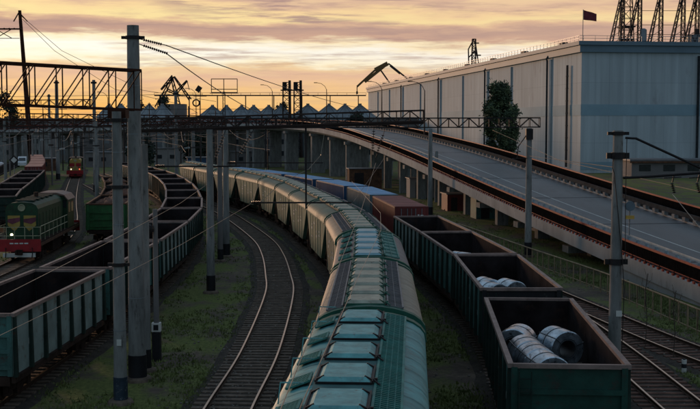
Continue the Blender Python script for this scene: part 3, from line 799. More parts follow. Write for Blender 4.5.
# far left train T5
GF = 'dark open wagons on the far left track'
g5 = make_gondola('nearest dark open wagon on the far left track', GF, 'gond_rib', 'gond_rib', 'gond_rib', L=11.2)
s0 = T5.s_at_y(104)
for i in range(5):
    c, rz = T5.frame(s0 + i * 12.1, 3.8)
    if i == 0: g5.location = (c.x, c.y, 0); g5.rotation_euler.z = rz
    else: dup(g5, (c.x, c.y, 0), rz, f'{ORD[i]} dark open wagon on the far left track')
cf = None
for i in range(5):
    c, rz = T5.frame(s0 + 5 * 12.1 + i * 13.9 + 1, 4.4)
    lab = f'{ORD[i]} pink topped container behind the dark open wagons at far left'
    dup(fl, (c.x, c.y, 0), rz, f'flat wagon under the {ORD[i]} pink topped container')
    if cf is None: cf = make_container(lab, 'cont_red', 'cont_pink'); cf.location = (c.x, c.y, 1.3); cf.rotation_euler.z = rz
    else: dup(cf, (c.x, c.y, 1.3), rz, lab)

# ------------------------------------------------------------ locomotives
def make_loco(label, far=False):
    rt = thing('diesel_locomotive', label, 'locomotive', group='green and red shunting locomotives')
    L = 15.5; H = L / 2
    f = MB(); f.box((0, 0, 1.62), (2.9, L, .16)); f.box((0, 0, 1.25), (1.2, L - 1, .6)); f.box((0, 0, .8), (2.2, 3.4, .75)); f.build('frame', 'rust_dark', rt)
    for sy in (-1, 1):
        b = MB(); b.box((0, sy * (H + .08), 1.45), (2.95, .16, .85)); b.mi = 1
        for x in (-.5, -.17, .17, .5): b.box((x, sy * (H + .165), 1.6), (.26, .02, .09))
        b.box((0, sy * (H + .1), .78), (2.2, .14, .28)); b.build('buffer_beam', ['loco_red', 'kerb_white' if not far else 'loco_red'], rt)
        make_coupler(rt, sy * (H + .1))
        for x in (-.9, .9):
            h = MB(); h.path([(x, sy * (H + .2), 1.3), (x + .05, sy * (H + .35), .95), (x, sy * (H + .3), .6)], .035); h.build('air_hose', 'tyre', rt)
    # side skirts with rust stripe
    s = MB()
    for sx in (-1, 1): s.box((sx * 1.46, 0, 1.5), (.05, L, .22))
    s.build('side_sill', 'rust', rt)
    # long hood with rounded shoulders
    def hood(y0, y1, hw, zt, name, m):
        sec = [(-hw, 1.7), (-hw, zt - .45), (-hw + .12, zt - .2), (-hw + .4, zt - .03), (0, zt + .04), (hw - .4, zt - .03), (hw - .12, zt - .2), (hw, zt - .45), (hw, 1.7)]
        o = MB(); o.prism(sec, y0, y1); return o.build(name, m, rt)
    hood(-H + .9, 2.6, .98 if far else 1.12, 4.35, 'hood', 'loco_green')
    for k in range(7):
        for sx in (-1, 1): MB().box((sx * (1.0 if far else 1.13), -H + 1.9 + k * 1.15, 2.8), (.03, .95, 1.5)).build('access_panel', 'loco_green', rt)
    for k in range(5): MB().box((0, -H + 2.2 + k * 1.6, 4.42), (1.3, .9, .1)).build('roof_grille', 'gond_rib', rt)
    MB().tube((0, -H + 5.8, 4.3), (0, -H + 5.8, 4.8), .16, n=10).build('exhaust', 'rust_dark', rt)
    # front end: chevrons, headlight
    yf = -H + .9
    ch = MB()
    for sx in (-1, 1):
        ch.mi = 0
        cx = sx * .55
        ch.prism([(cx - .42, 3.45), (cx + .42, 3.45), (cx + .42, 2.75), (cx + sx * -.05, 2.35), (cx - .42, 2.75)], yf - .02, yf - .004)
        ch.mi = 1
        ch.prism([(cx - .42, 3.2), (cx + .42, 3.32), (cx + .42, 3.05), (cx + sx * .1, 2.85), (cx - .42, 2.98)], yf - .032, yf - .021)
    ch.build('chevron_panel', ['loco_yellow', 'loco_purple'], rt)
    hl = MB(); hl.lathe((0, yf - .03, 4.0), [(.0, .0), (.17, .0), (.2, -.05), (.25, -.05), (.25, .03)], 18, 'Y'); hl.build('headlight', 'hand_rail', rt)
    for sx in (-1, 1):
        l = MB(); l.lathe((sx * .72, yf - .02, 2.1), [(.0, -.05), (.08, -.05), (.10, .02)], 14, 'Y')
        l.build('marker_lamp', ('lamp_lit' if sx < 0 else 'glass_dark') if not far else ('lamp_lit' if sx < 0 else 'lamp_red'), rt)
    # cab
    cb = MB(); sec = [(-1.45, 1.7), (-1.45, 3.9), (-1.2, 4.25), (1.2, 4.25), (1.45, 3.9), (1.45, 1.7)]
    cb.prism(sec, 2.62, 5.4); cab = cb.build('cab', 'loco_green', rt)
    rf = MB(); rf.prism([(-1.55, 3.92), (-1.25, 4.32), (-.6, 4.5), (.6, 4.5), (1.25, 4.32), (1.55, 3.92), (1.46, 3.92), (1.2, 4.26), (-1.2, 4.26), (-1.46, 3.92)], 2.4, 5.6); rf.build('cab_roof', 'loco_roof', rt)
    for sx in (-1, 1):
        w = MB()
        for y in (3.3, 4.6): w.box((sx * 1.46, y, 3.3), (.03, .8, .8))
        w.build('window', 'glass_dark', cab)
        w = MB(); w.box((sx * 1.2, 2.6, 3.6), (.36, .03, .6)); w.build('window', 'glass_dark', cab)
    hood(5.42, H - .9, 1.05, 3.5, 'rear_hood', 'loco_green')
    # handrails
    r = MB()
    for sx in (-1, 1):
        for z in (2.2, 2.75): r.path([(sx * 1.42, y, z) for y in (-H + .15, -3, 0, 2.5)], .03, 5)
        for k in range(7): r.beam((sx * 1.42, -H + .2 + k * 1.5, 1.7), (sx * 1.42, -H + .2 + k * 1.5, 2.76), .04)
    for z in (2.1, 2.7): r.beam((-1.42, -H + .12, z), (1.42, -H + .12, z), .04)
    for x in (-1.42, -.9, -.35, .35, .9, 1.42): r.beam((x, -H + .12, 1.7), (x, -H + .12, 2.72), .04)
    r.build('handrail', 'hand_rail', rt)
    for y in (-4.9, 4.9):
        make_bogie(rt, y - .5); make_bogie(rt, y + .9) if False else None
    return rt
lc = make_loco('green shunting locomotive with yellow chevrons, red beam and one lit lamp at left edge')
c, rz = TL.frame(TL.s_at_y(83.6), 5); lc.location = (c.x, c.y, 0); lc.rotation_euler.z = rz; lc.location.x += .1
l2 = make_loco('distant locomotive with bright red front and yellow roof facing down the grassy track', True)
for ch in l2.children:
    if ch.name.startswith(('hood', 'chevron')): 
        me = ch.data.copy(); ch.data = me; me.materials.clear(); me.materials.append(MT['loco_yellow' if ch.name.startswith('hood') else 'loco_red'])
        for p in me.polygons: p.material_index = 0
c, rz = TL.frame(TL.s_at_y(209), 5); l2.location = (c.x, c.y, 0); l2.rotation_euler.z = rz; l2.scale = (1.05, 1, .84)

# ------------------------------------------------------------ ramp and bridge
# left/outer edge of the deck, with deck heights
BR = [(22.6, 26, .12), (21.4, 40, .30), (18.7, 58.9, .95), (17.0, 70.8, 1.5), (14.1, 91.5, 2.55), (11.3, 112, 3.75), (6.8, 144, 5.75), (2.9, 172, 7.0), (-2.5, 206, 8.5), (-11, 236, 9.7), (-27, 262, 10.3),
      (-52, 280, 9.7), (-85, 290, 8.7), (-130, 296, 8.0), (-190, 300, 7.4)]
bp = Path([(a, b) for a, b, c in BR]); 
def b_h(u):
    ks = b_h.k
    for (s1, h1), (s2, h2) in zip(ks, ks[1:]):
        if s1 <= u <= s2: return h1 + (h2 - h1) * (u - s1) / (s2 - s1)
    return ks[-1][1]
def snear(x, y):
    best = min(range(len(bp.p)), key=lambda i: (bp.p[i] - Vector((x, y))).length); return bp.s[best]
b_h.k = [(snear(a, b), c) for a, b, c in BR]; b_h.k[0] = (0, BR[0][2]); b_h.k[-1] = (bp.L, BR[-1][2])
_k = b_h.k
def b_hs(u, w=14):
    return sum(b_h(max(0, min(bp.L, u + w * (k / 4 - 1)))) for k in range(9)) / 9
def bpt(u, off, dz=0):
    p = bp.at(u); tg = bp.tan(u); return (p.x + tg.y * off, p.y - tg.x * off, b_hs(u) + dz)
WD = 12.8
nb = 110; BU = [bp.L * i / nb for i in range(nb + 1)]
br = thing('road_bridge', 'long concrete road ramp climbing over the yard with red railings', 'bridge', (16, 75, 0))
def off_parent(o): o.location = (-16, -75, 0); return o
def bstrip(name, m, prof, u0=0, u1=None, parent=br, close=True, step=2.5):
    u1 = u1 or bp.L; n = max(2, int((u1 - u0) / step)); mb = MB()
    mb.loft([[bpt(u0 + (u1 - u0) * i / n, a, z) for a, z in prof] for i in range(n + 1)], close=close)
    if close:
        k = len(prof); mb.f += [tuple(range(k)), tuple(range(len(mb.v) - k, len(mb.v)))]; mb.m += [0, 0]
    return off_parent(mb.build(name, m, parent))
bstrip('deck', 'concrete_light', [(0, .12), (0, -.75), (.6, -.8), (1.2, -1.25), (WD - 1.2, -1.25), (WD - .6, -.8), (WD, -.75), (WD, .12), (WD - 1.7, .12), (WD - 1.7, 0), (2.0, 0), (2.0, .12)])
bstrip('road_surface', 'asphalt', [(2.01, .012), (WD - 1.71, .012)], close=False)
bstrip('footpath_surface', 'path_dark', [(.3, .128), (1.8, .128)], close=False)
bstrip('footpath_surface', 'path_dark', [(WD - 1.5, .128), (WD - .32, .128)], close=False)
_u = 24
while _u < bp.L - 5:
    off_parent(MB().add([bpt(_u, 2.05, .024), bpt(_u, WD - 1.75, .024), bpt(_u + .22, WD - 1.75, .024), bpt(_u + .22, 2.05, .024)], [(0, 1, 2, 3)]).build('expansion_joint', 'black_paint', br)); _u += 17
for off, w in ((5.6, .12), (2.7, .10)):
    bstrip('lane_marking', 'kerb_white', [(off, .018), (off + w, .018)], close=False)
u75 = snear(14.1, 91.5)
bstrip('retaining_wall', 'concrete_light', [(.14, -.76), (.14, -3.2), (.5, -3.2), (.5, -.76)], 0, u75 - 20)
def brail(off, prof, m, name, u0=0, u1=None): return bstrip(name, m, [(off + a, z) for a, z in prof], u0, u1)
sq = lambda w, z, h: [(-w / 2, z), (w / 2, z), (w / 2, z + h), (-w / 2, z + h)]
uF = snear(-27, 262)
for off, nm in ((.18, 'outer_railing'), (WD - .2, 'far_railing')):
    rr = MB(); rr2 = MB(); u = 0.3
    top = []; 
    n = int(bp.L / 2.5)
    for z, h, w in ((1.02, .12, .12), (.30, .05, .05)):
        rr.loft([[bpt(bp.L * i / n, off + a, zz) for a, zz in sq(w, z, h)] for i in range(n + 1)])
    k = 0
    while u < bp.L:
        a = bpt(u, off, .1); b_ = bpt(u, off, 1.06)
        rr2.beam(a, b_, .07, .07)
        if u < uF:
            for q in range(1, 14):
                uu = u + q * .143
                rr2.beam(bpt(uu, off, .34), bpt(uu, off, 1.05), .05, .05)
        
        for q in range(3): rr.box(bpt(u + q * .67, off - (.1 if off < 1 else -.1), .17), (.10, .26, .16))
        u += 2.0
    o = off_parent(rr.build(nm, 'red_rail', br)); p2 = rr2.build('pickets', 'picket_dark' if off < 1 else 'picket_dark', o)
# crash barrier between road and footpath, with square posts
cb = MB(); cp = MB(); n = int(bp.L / 2.5)
cb.loft([[bpt(bp.L * i / n, 1.95 + a, zz) for a, zz in [(-.04, .70), (.04, .72), (.07, .76), (.03, .80), (.06, .86), (-.04, .9)]] for i in range(n + 1)])
o = off_parent(cb.build('crash_barrier', 'blue_rail', br)); u = snear(20.5, 46); k0 = None; k = 0
while u < uF:
    q = bpt(u, 1.95); az = -math.atan2(bp.tan(u).x, bp.tan(u).y)
    if k < 100:
        if k0 is None: k0 = MB().box((0, 0, .42), (.12, .34, .62)).build('barrier_post', 'blue_rail', br); c = k0
        else: c = k0.copy(); col.objects.link(c); c.parent = br
        c.location = (q[0] - 16, q[1] - 75, q[2]); c.rotation_euler.z = az
    else: cp.box((q[0], q[1], q[2] + .42), (.12, .34, .62), rz=az)
    u += 1.5; k += 1
tag(off_parent(cp.build('distant_barrier_posts', 'blue_rail', br)), kind='stuff')
cb = MB(); cp = MB()
cb.loft([[bpt(bp.L * i / n, WD - 1.75 + a, zz) for a, zz in [(-.05, .45), (.05, .45), (.05, .8), (-.05, .8)]] for i in range(n + 1)])
u = .5
o = off_parent(cb.build('crash_barrier', 'pipe_dark', br)); k0 = None; k = 0; u = snear(20.5, 46)
while u < uF:
    q = bpt(u, WD - 1.75, .30); az = -math.atan2(bp.tan(u).x, bp.tan(u).y)
    if k < 100:
        if k0 is None: k0 = MB().box((0, 0, 0), (.34, .5, .30)).build('kerb_block', 'kerb_grey', br); c = k0
        else: c = k0.copy(); col.objects.link(c); c.parent = br
        c.location = (q[0] - 16, q[1] - 75, q[2]); c.rotation_euler.z = az
    else: cp.box(q, (.34, .5, .30), rz=az)
    u += 1.9; k += 1
tag(off_parent(cp.build('distant_kerb_blocks', 'kerb_grey', br)), kind='stuff')
# piers
u = u75 - 10; k = 0
while u < bp.L - 5:
    p = bpt(u, 0); h = p[2] - 1.3; tg = bp.tan(u); rz = -math.atan2(tg.x, tg.y)
    ctr = bpt(u, WD / 2); low = p[2] < 7.8
    for off in ((3.0, WD - 3.0) if low else (1.6, WD / 2, WD - 1.6)):
        q = bpt(u, off); w_ = 1.1 if low else (2.9 if p[0] > -60 else 1.2)
        off_parent(MB().box((q[0], q[1], (q[2] - 1.75) / 2), (w_, .9, q[2] - 1.75), rz=rz).build('pier', 'concrete', br))
    off_parent(MB().box((ctr[0], ctr[1], ctr[2] - 1.5), (WD - (1.2 if low else -.3), 1.3, .5), rz=rz).build('pier_cap', 'concrete', br))
    u += 13 if p[2] < 7.8 else 16
# lamp posts on the bridge
def make_lamp(label):
    rt = thing('street_lamp', label, 'street lamp', group='street lamps on the road bridge')
    m = MB(); m.tube((0, 0, 0), (0, 0, 8), .14, .08, 8); m.build('pole', 'silhouette', rt)
    a = MB(); a.path([(0, 0, 7.9), (-.4, 0, 8.7), (-1.2, 0, 9.3), (-2.2, 0, 9.5)], .06, 6); a.build('arm', 'silhouette', rt)
    a = MB(); a.box((-2.5, 0, 9.5), (.8, .3, .16)); a.build('lamp_head', 'silhouette', rt)
    return rt
lamp = None
for i, (x, y, sc) in enumerate(((5.5, 188, .0), (-1.5, 220, .0), (-9, 250, 0), (-22, 268, 0), (-41, 285, 0), (-66, 294, 0))):
    u = snear(x, y); q = bpt(u, WD - .6, .12); sc = 1
    lab = f'{ORD[i]} tall street lamp on the far parapet of the road bridge'
    if lamp is None: lamp = make_lamp(lab); lamp.location = q; lamp.rotation_euler.z = 0
    else: dup(lamp, q, .2 * (i - 2), lab)

# ------------------------------------------------------------ tan fence below the ramp
fp = Path([(18.4, 30), (16.6, 47), (14.9, 62.3), (12.6, 76), (10.7, 88), (9.4, 96)])
ft = thing('metal_fence', 'tan metal railing fence running below the ramp', 'fence', (14.9, 62.3, 0))
m = MB(); m.path([(fp.at(fp.L * i / 40).x - 14.9, fp.at(fp.L * i / 40).y - 62.3, 1.2) for i in range(41)], .045, 6); m.build('top_rail', 'fence_tan', ft)
m = MB(); m.path([(fp.at(fp.L * i / 40).x - 14.9, fp.at(fp.L * i / 40).y - 62.3, .2) for i in range(41)], .03, 6); m.build('bottom_rail', 'fence_tan', ft)
u = 0; po = None
while u < fp.L:
    p = fp.at(u)
    if po is None: po = MB().box((0, 0, .6), (.07, .07, 1.2)).build('post', 'fence_tan', ft); po.location = (p.x - 14.9, p.y - 62.3, 0)
    else:
        c = po.copy(); col.objects.link(c); c.parent = ft; c.location = (p.x - 14.9, p.y - 62.3, 0)
    u += 1.1
m = MB(); u = 0
while u < fp.L:
    p = fp.at(u); m.box((p.x - 14.9, p.y - 62.3, .7), (.014, .014, 1.0)); u += .14
m.build('pickets', 'picket_dark', ft)

# ------------------------------------------------------------ warehouse
WX, WY, WH = 47.5, 227.0, 27.0
dv = Vector((-.1416, .99)); rv = Vector((.99, .1416))     # along the long wall, along the front wall
def wp(a, b_): return (WX + dv.x * a + rv.x * b_, WY + dv.y * a + rv.y * b_)
wa = math.atan2(.1416, .99)
wh = thing('port_warehouse', 'huge pale panelled warehouse with blue stripes behind the ramp', 'warehouse', (WX, WY, 0), wa)
# local: x along front wall, y along long wall
LL, FW = 277, 95
b = MB(); b.box((FW / 2, LL / 2, 12.4), (FW, LL, 24.8)); b.build('wall', 'wall_panel', wh)
b = MB()
b.box((FW / 2, -.03, 12.9 - 3.1 + 3.2), (FW - .2, .06, 2.3)); b.box((FW / 2, -.03, 1.5), (FW - .2, .06, 1.6)); b.box((-.03, LL / 2, 13.0), (.06, LL, 2.3))
b.build('painted_stripe', 'wall_blue', wh)
b = MB(); b.box((FW / 2, LL / 2, 25.5), (FW + 1.2, LL + 1.2, 1.4)); b.box((FW / 2, LL / 2, 26.62), (FW + 2.0, LL + 2.0, .8)); b.box((FW / 2, LL / 2, 24.95), (FW + .5, LL + .5, .25)); b.build('roof_fascia', 'roof_band', wh)
for y in (19, 50, 72, 100, 129, 161, 193, 222, 250):
    g = MB(); g.box((-.22, y, 12.2), (.36, .8, 24.4)); g.build('pilaster', 'wall_panel', wh)
for y in (20, 72.9, 129.9, 193.9):
    g = MB(); g.tube((-.75, y, 0), (-.75, y, 24.2), .22, n=8); g.path([(-.75, y, 24.1), (-.9, y, 24.6), (-.5, y, 25.2)], .22); g.build('downpipe', 'pipe_dark', wh)
for x in (25.2, 52, 78):
    g = MB(); g.tube((x, -.45, 0), (x, -.45, 24.2), .28, n=8); g.build('downpipe', 'pipe_dark', wh)
g = MB()
for x in (-.3, .3): g.beam((-.6, 7 + x, 1), (-.6, 7 + x, 22.5), .22)
for k in range(60): g.beam((-.6, 6.7, 1.2 + .35 * k), (-.6, 7.3, 1.2 + .35 * k), .12)
for k in range(8): g.beam((-.6, 6.5, 2 + 2.6 * k), (-.6, 7.5, 2 + 2.6 * k), .25)
g.build('wall_ladder', 'pipe_dark', wh)
g = MB()
for k in range(int(LL / 2.5)): g.beam((-.8, k * 2.5, 27), (-.8, k * 2.5, 28.1), .09)
for k in range(38): g.beam((k * 2.5, -.8, 27), (k * 2.5, -.8, 28.1), .09)
for z in (27.55, 28.1): g.beam((-.8, -.8, z), (-.8, LL, z), .08); g.beam((-.8, -.8, z), (FW, -.8, z), .08)
g.build('roof_railing', 'galv', wh)
for k in range(9):
    MB().box((3, 20 + k * 29, 27.6), (1.4, 1.8, 1.3)).build('roof_vent', 'silhouette', wh)
# low annex in front of the warehouse
ax = thing('low_annex', 'low annex with reddish eaves at the foot of the warehouse', 'building', (52.5, 205, 0), .05)
b = MB(); b.box((14, 4, 1.6), (28, 8, 3.2)); b.build('wall', 'bldg', ax)
b = MB(); b.box((14, 4, 3.35), (29, 9, .3)); b.build('roof', 'grey_roof', ax)
b = MB(); b.box((14, -.56, 3.0), (29, .12, .35)); b.build('eave', 'rust', ax)
for k in range(6): MB().box((2.5 + k * 4.6, -.02, 1.9), (2.2, .08, 1.2)).build('window', 'glass_dark', ax)

fl_ = thing('flagpole', 'flagpole with a dark waving flag on the warehouse corner', 'flag', (*wp(1.5, .7), 27.0))
b = MB(); b.tube((0, 0, 0), (0, 0, 6.6), .07, n=6); b.build('pole', 'galv', fl_)
b = MB(); vs = []
for i in range(9):
    for j in range(2):
        vs.append((.08 + i * .34, .18 * math.sin(i * 1.0), 6.5 - j * (2.0 - .06 * i) - i * .1))
b.add(vs, [(2 * i, 2 * i + 2, 2 * i + 3, 2 * i + 1) for i in range(8)]); fo = b.build('flag_cloth', 'flag', fl_, recalc=False)
sm_ = fo.modifiers.new('thickness', 'SOLIDIFY'); sm_.thickness = .03

# lattice masts on the warehouse roof
def lattice(mb, p0, p1, w0, w1, n, t=.12):
    p0, p1 = Vector(p0), Vector(p1); pr = None
    for k in range(n + 1):
        q = k / n; c = p0.lerp(p1, q); w = w0 + (w1 - w0) * q
        cs = [c + Vector((sx * w / 2, sy * w / 2, 0)) for sx, sy in ((-1, -1), (1, -1), (1, 1), (-1, 1))]
        if pr:
            for i in range(4):
                mb.beam(pr[i], cs[i], t); mb.beam(pr[i], cs[(i + 1) % 4], t * .6)
                mb.beam(cs[i], cs[(i + 1) % 4], t * .6)
        pr = cs
def make_mast(label):
    rt = thing('lattice_mast', label, 'mast', group='lattice masts above the warehouse roof')
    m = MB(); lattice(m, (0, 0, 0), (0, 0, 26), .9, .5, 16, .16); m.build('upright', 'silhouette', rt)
    m = MB(); lattice(m, (-3.0, 0, 0), (-.6, 0, 12.0), .8, .4, 8, .15)
    for k in range(7): q = k / 7; m.beam((-3.0 + 2.4 * q, 0, 12 * q), (0, 0, 12 * (q + .12)), .1)
    m.build('strut', 'silhouette', rt)
    return rt
mt = None
for i, x in enumerate((620, 637, 658, 680, 694)):
    Y = 258; X = (x - 350) / 1100 * Y
    lab = ['leftmost', 'second from left', 'middle', 'fourth from left', 'rightmost'][i] + ' lattice mast of the row above the warehouse roof'
    if mt is None: mt = make_mast(lab); mt.location = (X, Y, 27.0)
    else: dup(mt, (X, Y, 27.0), 0, lab)
ex = thing('lattice_tower', 'wide cross braced lattice tower left of the roof masts', 'mast', (65.2, 262, 27))
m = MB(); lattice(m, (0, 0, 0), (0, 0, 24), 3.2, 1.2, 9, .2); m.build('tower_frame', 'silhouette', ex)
m = MB(); m.box((0, 0, 6), (3.6, 3.6, .3)); m.box((0, 0, 3), (3.2, 3.2, .25)); m.build('landing', 'silhouette', ex)
for i, z in enumerate((33.2, 36.5, 31)):
    w_ = MB(); w_.beam((64, 258.7, z), (110, 258.7, z - .2), .1); tag(w_.build('guy_wire', 'silhouette'), ['middle', 'highest', 'lowest'][i] + ' horizontal line strung between the roof masts', 'cable')
tk = thing('roof_tank', 'slim grey cylinder tank on the warehouse roof between the masts', 'tank', (68.2, 258, 27))
m = MB(); m.lathe((0, 0, 0), [(0, .0), (.12, 0), (.12, 2.2), (.75, 2.3), (.8, 2.5), (.8, 5.0), (.4, 5.3), (0, 5.3)], 14); m.build('tank_body', 'galv', tk)
m = MB()
for sx in (-.7, .7):
    for sy in (-.5, .5): m.beam((sx, sy, 0), (sx, sy, 2.4), .12)
m.build('stand', 'silhouette', tk)
cbn = thing('roof_machinery', 'dark machinery house on the warehouse roof at right edge', 'machinery', (79, 255, 27))
m = MB(); m.box((6, 2, 1.9), (13, 4, 3.6)); m.build('housing', 'grey_roof', cbn)
m = MB()
for k in range(7): m.beam((k * 1.9 - .4, -.1, .2), (k * 1.9 + 1.0, -.1, 3.6), .12); m.beam((k * 1.9 + 1.0, -.1, .2), (k * 1.9 - .4, -.1, 3.6), .12)
for x in (1, 4.5, 8): m.box((x, 1, 4.3), (.9, .9, 1.4))
m.beam((-.5, 0, 3.9), (12, 0, 3.9), .15)
m.build('bracing', 'silhouette', cbn)

# ------------------------------------------------------------ trees
def leaves(cx, cy, z0, z1, rad, n, prof, seed, s=.35):
    mb = MB(); rnd = random.Random(seed); k = 0
    clumps = [(rnd.uniform(0, 6.28), rnd.random(), rnd.uniform(.5, 1.05)) for _ in range(60)]
    while k < n:
        a, tz, rr = rnd.choice(clumps); r0 = rad * prof(tz) * rr
        x = cx + r0 * math.cos(a) + rnd.gauss(0, rad * .16); y = cy + r0 * math.sin(a) + rnd.gauss(0, rad * .16); z = z0 + (z1 - z0) * tz + rnd.gauss(0, rad * .22)
        u = Vector((rnd.gauss(0, 1), rnd.gauss(0, 1), rnd.gauss(0, 1))).normalized(); v = u.orthogonal().normalized(); w = s * rnd.uniform(.5, 1.2)
        c = Vector((x, y, z)); mb.add([c - u * w, c + v * w * .6, c + u * w, c - v * w * .6], [(0, 1, 2, 3)]); k += 1
    return mb
tr = thing('poplar_tree', 'dark columnar poplar tree between the ramp and the warehouse', 'tree', (23, 170, 0))
m = MB(); m.tube((0, 0, 0), (.1, 0, 9), .35, .15, 8); m.tube((.1, 0, 9), (0, 0, 14), .15, .04, 6)
for k in range(9):
    a = k * 2.3; m.tube((0, 0, 2 + k), (1.2 * math.cos(a), 1.2 * math.sin(a), 4.2 + k), .09, .03, 5)
m.build('trunk', 'bark', tr)
cm_ = leaves(0, 0, 2.2, 15.4, 2.3, 24000, lambda t: (.5 + .55 * math.sin(min(1, t * 1.2) * math.pi * .7)) * (1 if t < .7 else 1 - (t - .7) * 1.9)
, 5, .24)
for i_ in range(len(cm_.f)):
    v_ = cm_.v[cm_.f[i_][0]]; cm_.m[i_] = 1 if noise.noise(Vector(v_) * .9) > .08 else 0
cm_.build('crown', ['leaf', 'leaf_light'], tr, recalc=False)
tp = None
for i, (x, y, h, r) in enumerate(((-104, 330, 19, 5), (-70, 360, 17, 5), (-118, 350, 21, 6), (-63, 372, 19.5, 3), (-46, 240, 7, 3.2), (-36, 262, 8, 3.5), (-23, 372, 17, 3), (2, 335, 12.5, 3.5))):
    q = thing('broad_tree', f'{["dark tree at the far left edge", "dark tree behind the left bridge near the lamp mast", "tallest dark tree behind the left bridge", "dark pointed tree by the twin silos", "round bush like tree beneath the bridge left of the poles", "low leafy tree beneath the bridge right of it", "dark tree among the grain silos", "low tree at the end of the bridge road"][i]}', 'tree', (x, y, 0), group='dark trees beyond the yard')
    m = MB(); m.tube((0, 0, 0), (0, 0, h * .7), .3, .1, 7)
    for k in range(5): a = k * 1.4; m.tube((0, 0, h * .35), (r * .6 * math.cos(a), r * .6 * math.sin(a), h * .7), .12, .04, 5)
    m.build('trunk', 'bark', q)
    leaves(0, 0, h * .35, h, r, 1500, lambda t: math.sin(min(1, t + .15) * math.pi) ** .5 if t < .85 else .45, i + 20, .5).build('crown', 'leaf_dark', q, recalc=False)
# far wood
mb = MB(); rnd = random.Random(8)
for k in range(16000):
    x = rnd.uniform(-420, 120); y = 560 + rnd.uniform(0, 60); hh = 9 + 5 * noise.noise(Vector((x * .03, 0, 0))) + 3 * noise.noise(Vector((x * .17, 1, 0)))
    z = hh * rnd.random() ** .4; w = rnd.uniform(.8, 1.8); u = Vector((rnd.gauss(0, 1), rnd.gauss(0, .5), rnd.gauss(0, 1))).normalized(); v = u.orthogonal().normalized()
    c = Vector((x, y, z)); mb.add([c - u * w, c + v * w * .8, c + u * w, c - v * w * .8], [(0, 1, 2, 3)])
tag(mb.build('far_wood', 'leaf_dark', recalc=False), 'low dark wood along the horizon', 'wood', kind='stuff')

# ------------------------------------------------------------ silos, far buildings, cranes
def make_silo(r, zw, zc, label, name='grain_silo'):
    rt = thing(name, label, 'silo', group='galvanised silos on the horizon')
    m = MB(); m.lathe((0, 0, 0), [(r, 0)] + [(r + (.05 if k % 2 else 0), zw * k / 24) for k in range(25)], 24); m.build('drum', 'galv', rt, smooth=True)
    m = MB(); m.lathe((0, 0, 0), [(r + .25, zw - .15), (r + .25, zw), (.5, zc), (.5, zc + .6), (0, zc + .6)], 24)
    for k in range(12):
        a = k * math.pi / 6; m.beam(((r + .2) * math.cos(a), (r + .2) * math.sin(a), zw + .1), (.5 * math.cos(a), .5 * math.sin(a), zc + .1), .12)
    m.build('roof', 'galv', rt)
    return rt
sil = []
proto_s = None
for i, (x, r) in enumerate(((213, 4.6), (227, 3.4), (242, 4.6), (254, 4.0), (269, 4.4), (281, 4.2), (308, 5.6), (329, 5.2), (345, 5.0), (360, 5.0), (110, 4), (122, 4), (150, 4.4), (163, 4))):
    Y = 345; X = (x - 350) / 1100 * Y
    zt = 16.8 if i < 6 else 17.2
    side = 'from the left' 
    lab = f'conical roofed grain silo, {ORD[i]} from left in the long silo row' if i < 10 else f'{["first", "second", "third", "fourth"][i - 10]} small silo counted from the left, behind the concrete poles'
    s_ = make_silo(r, 12.4, zt - 1.1, lab); s_.location = (X, Y, 0)
cat_ = thing('silo_conveyor', 'long horizontal conveyor gallery above the silo row', 'conveyor', (-28, 345, 0))
m = MB(); m.box((0, 0, 19.2), (66, 1.2, .35)); m.beam((-33, -.6, 20), (33, -.6, 20), .1)
for k in range(23): m.beam((-33 + k * 3, -.6, 19.2), (-33 + k * 3, -.6, 20), .08)
for k in range(8): m.beam((-31 + k * 8.8, 0, 0), (-31 + k * 8.8, 0, 19.2), .3)
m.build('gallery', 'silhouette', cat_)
for i, x in enumerate((287, 298)):
    X = (x - 350) / 1100 * 338
    q = thing('elevator_tower', ['left', 'right'][i] + ' lattice elevator tower rising over the silos', 'tower', (X, 338, 0), group='lattice elevator towers')
    m = MB(); lattice(m, (0, 0, 0), (0, 0, 23.0), 2.6, 2.2, 11, .28); m.build('tower_frame', 'silhouette', q)
    m = MB(); m.box((0, 0, 20.6), (3.6, 3, .3)); m.box((-.6, 0, 21.8), (1.2, 1.6, 2.2)); m.tube((.9, 0, 0), (.9, 0, 23.6), .4, n=8); m.build('head_house', 'silhouette', q)
# cranes
def crane1():
    Y = 420; f = lambda x, y: ((x - 350) / 1100 * Y - X0, 0, 9.7 + (126 - y) / 1100 * Y)
    X0 = (176 - 350) / 1100 * Y
    q = thing('harbour_crane', 'dark A-frame harbour crane behind the left concrete poles', 'crane', (X0, Y, 0))
    m = MB()
    def lat2(m, a, b_, w, n=7, t=.42):
        a, b_ = Vector(f(*a)), Vector(f(*b_)); d = (b_ - a).normalized(); pr = Vector((-d.z, 0, d.x)) * w / 2
        m.beam(a - pr, b_ - pr * .4, t); m.beam(a + pr, b_ + pr * .4, t)
        for k in range(n):
            p, q = a.lerp(b_, k / n), a.lerp(b_, (k + 1) / n); g = 1 if k % 2 else -1
            m.beam(p + pr * g * (1 - .6 * k / n), q - pr * g * (1 - .6 * (k + 1) / n), t * .6)
    lat2(m, (157, 108), (174, 77), 1.3); lat2(m, (181, 113), (173, 79), 1.6); lat2(m, (191, 100), (175, 77), .9); lat2(m, (168, 90), (181, 96), .9)
    m.build('frame', 'silhouette', q)
    m = MB(); lat2(m, (174, 76.5), (162, 90), .9, 5); m.build('jib', 'silhouette', q)
    m = MB(); lat2(m, (177, 93), (188, 81), .9, 5); m.beam(f(188, 81), f(190, 90), .25); m.build('rear_boom', 'silhouette', q)
    m = MB(); m.box((0, 0, 9), (8, 6, 18)); m.build('base_house', 'bldg', q)
crane1()
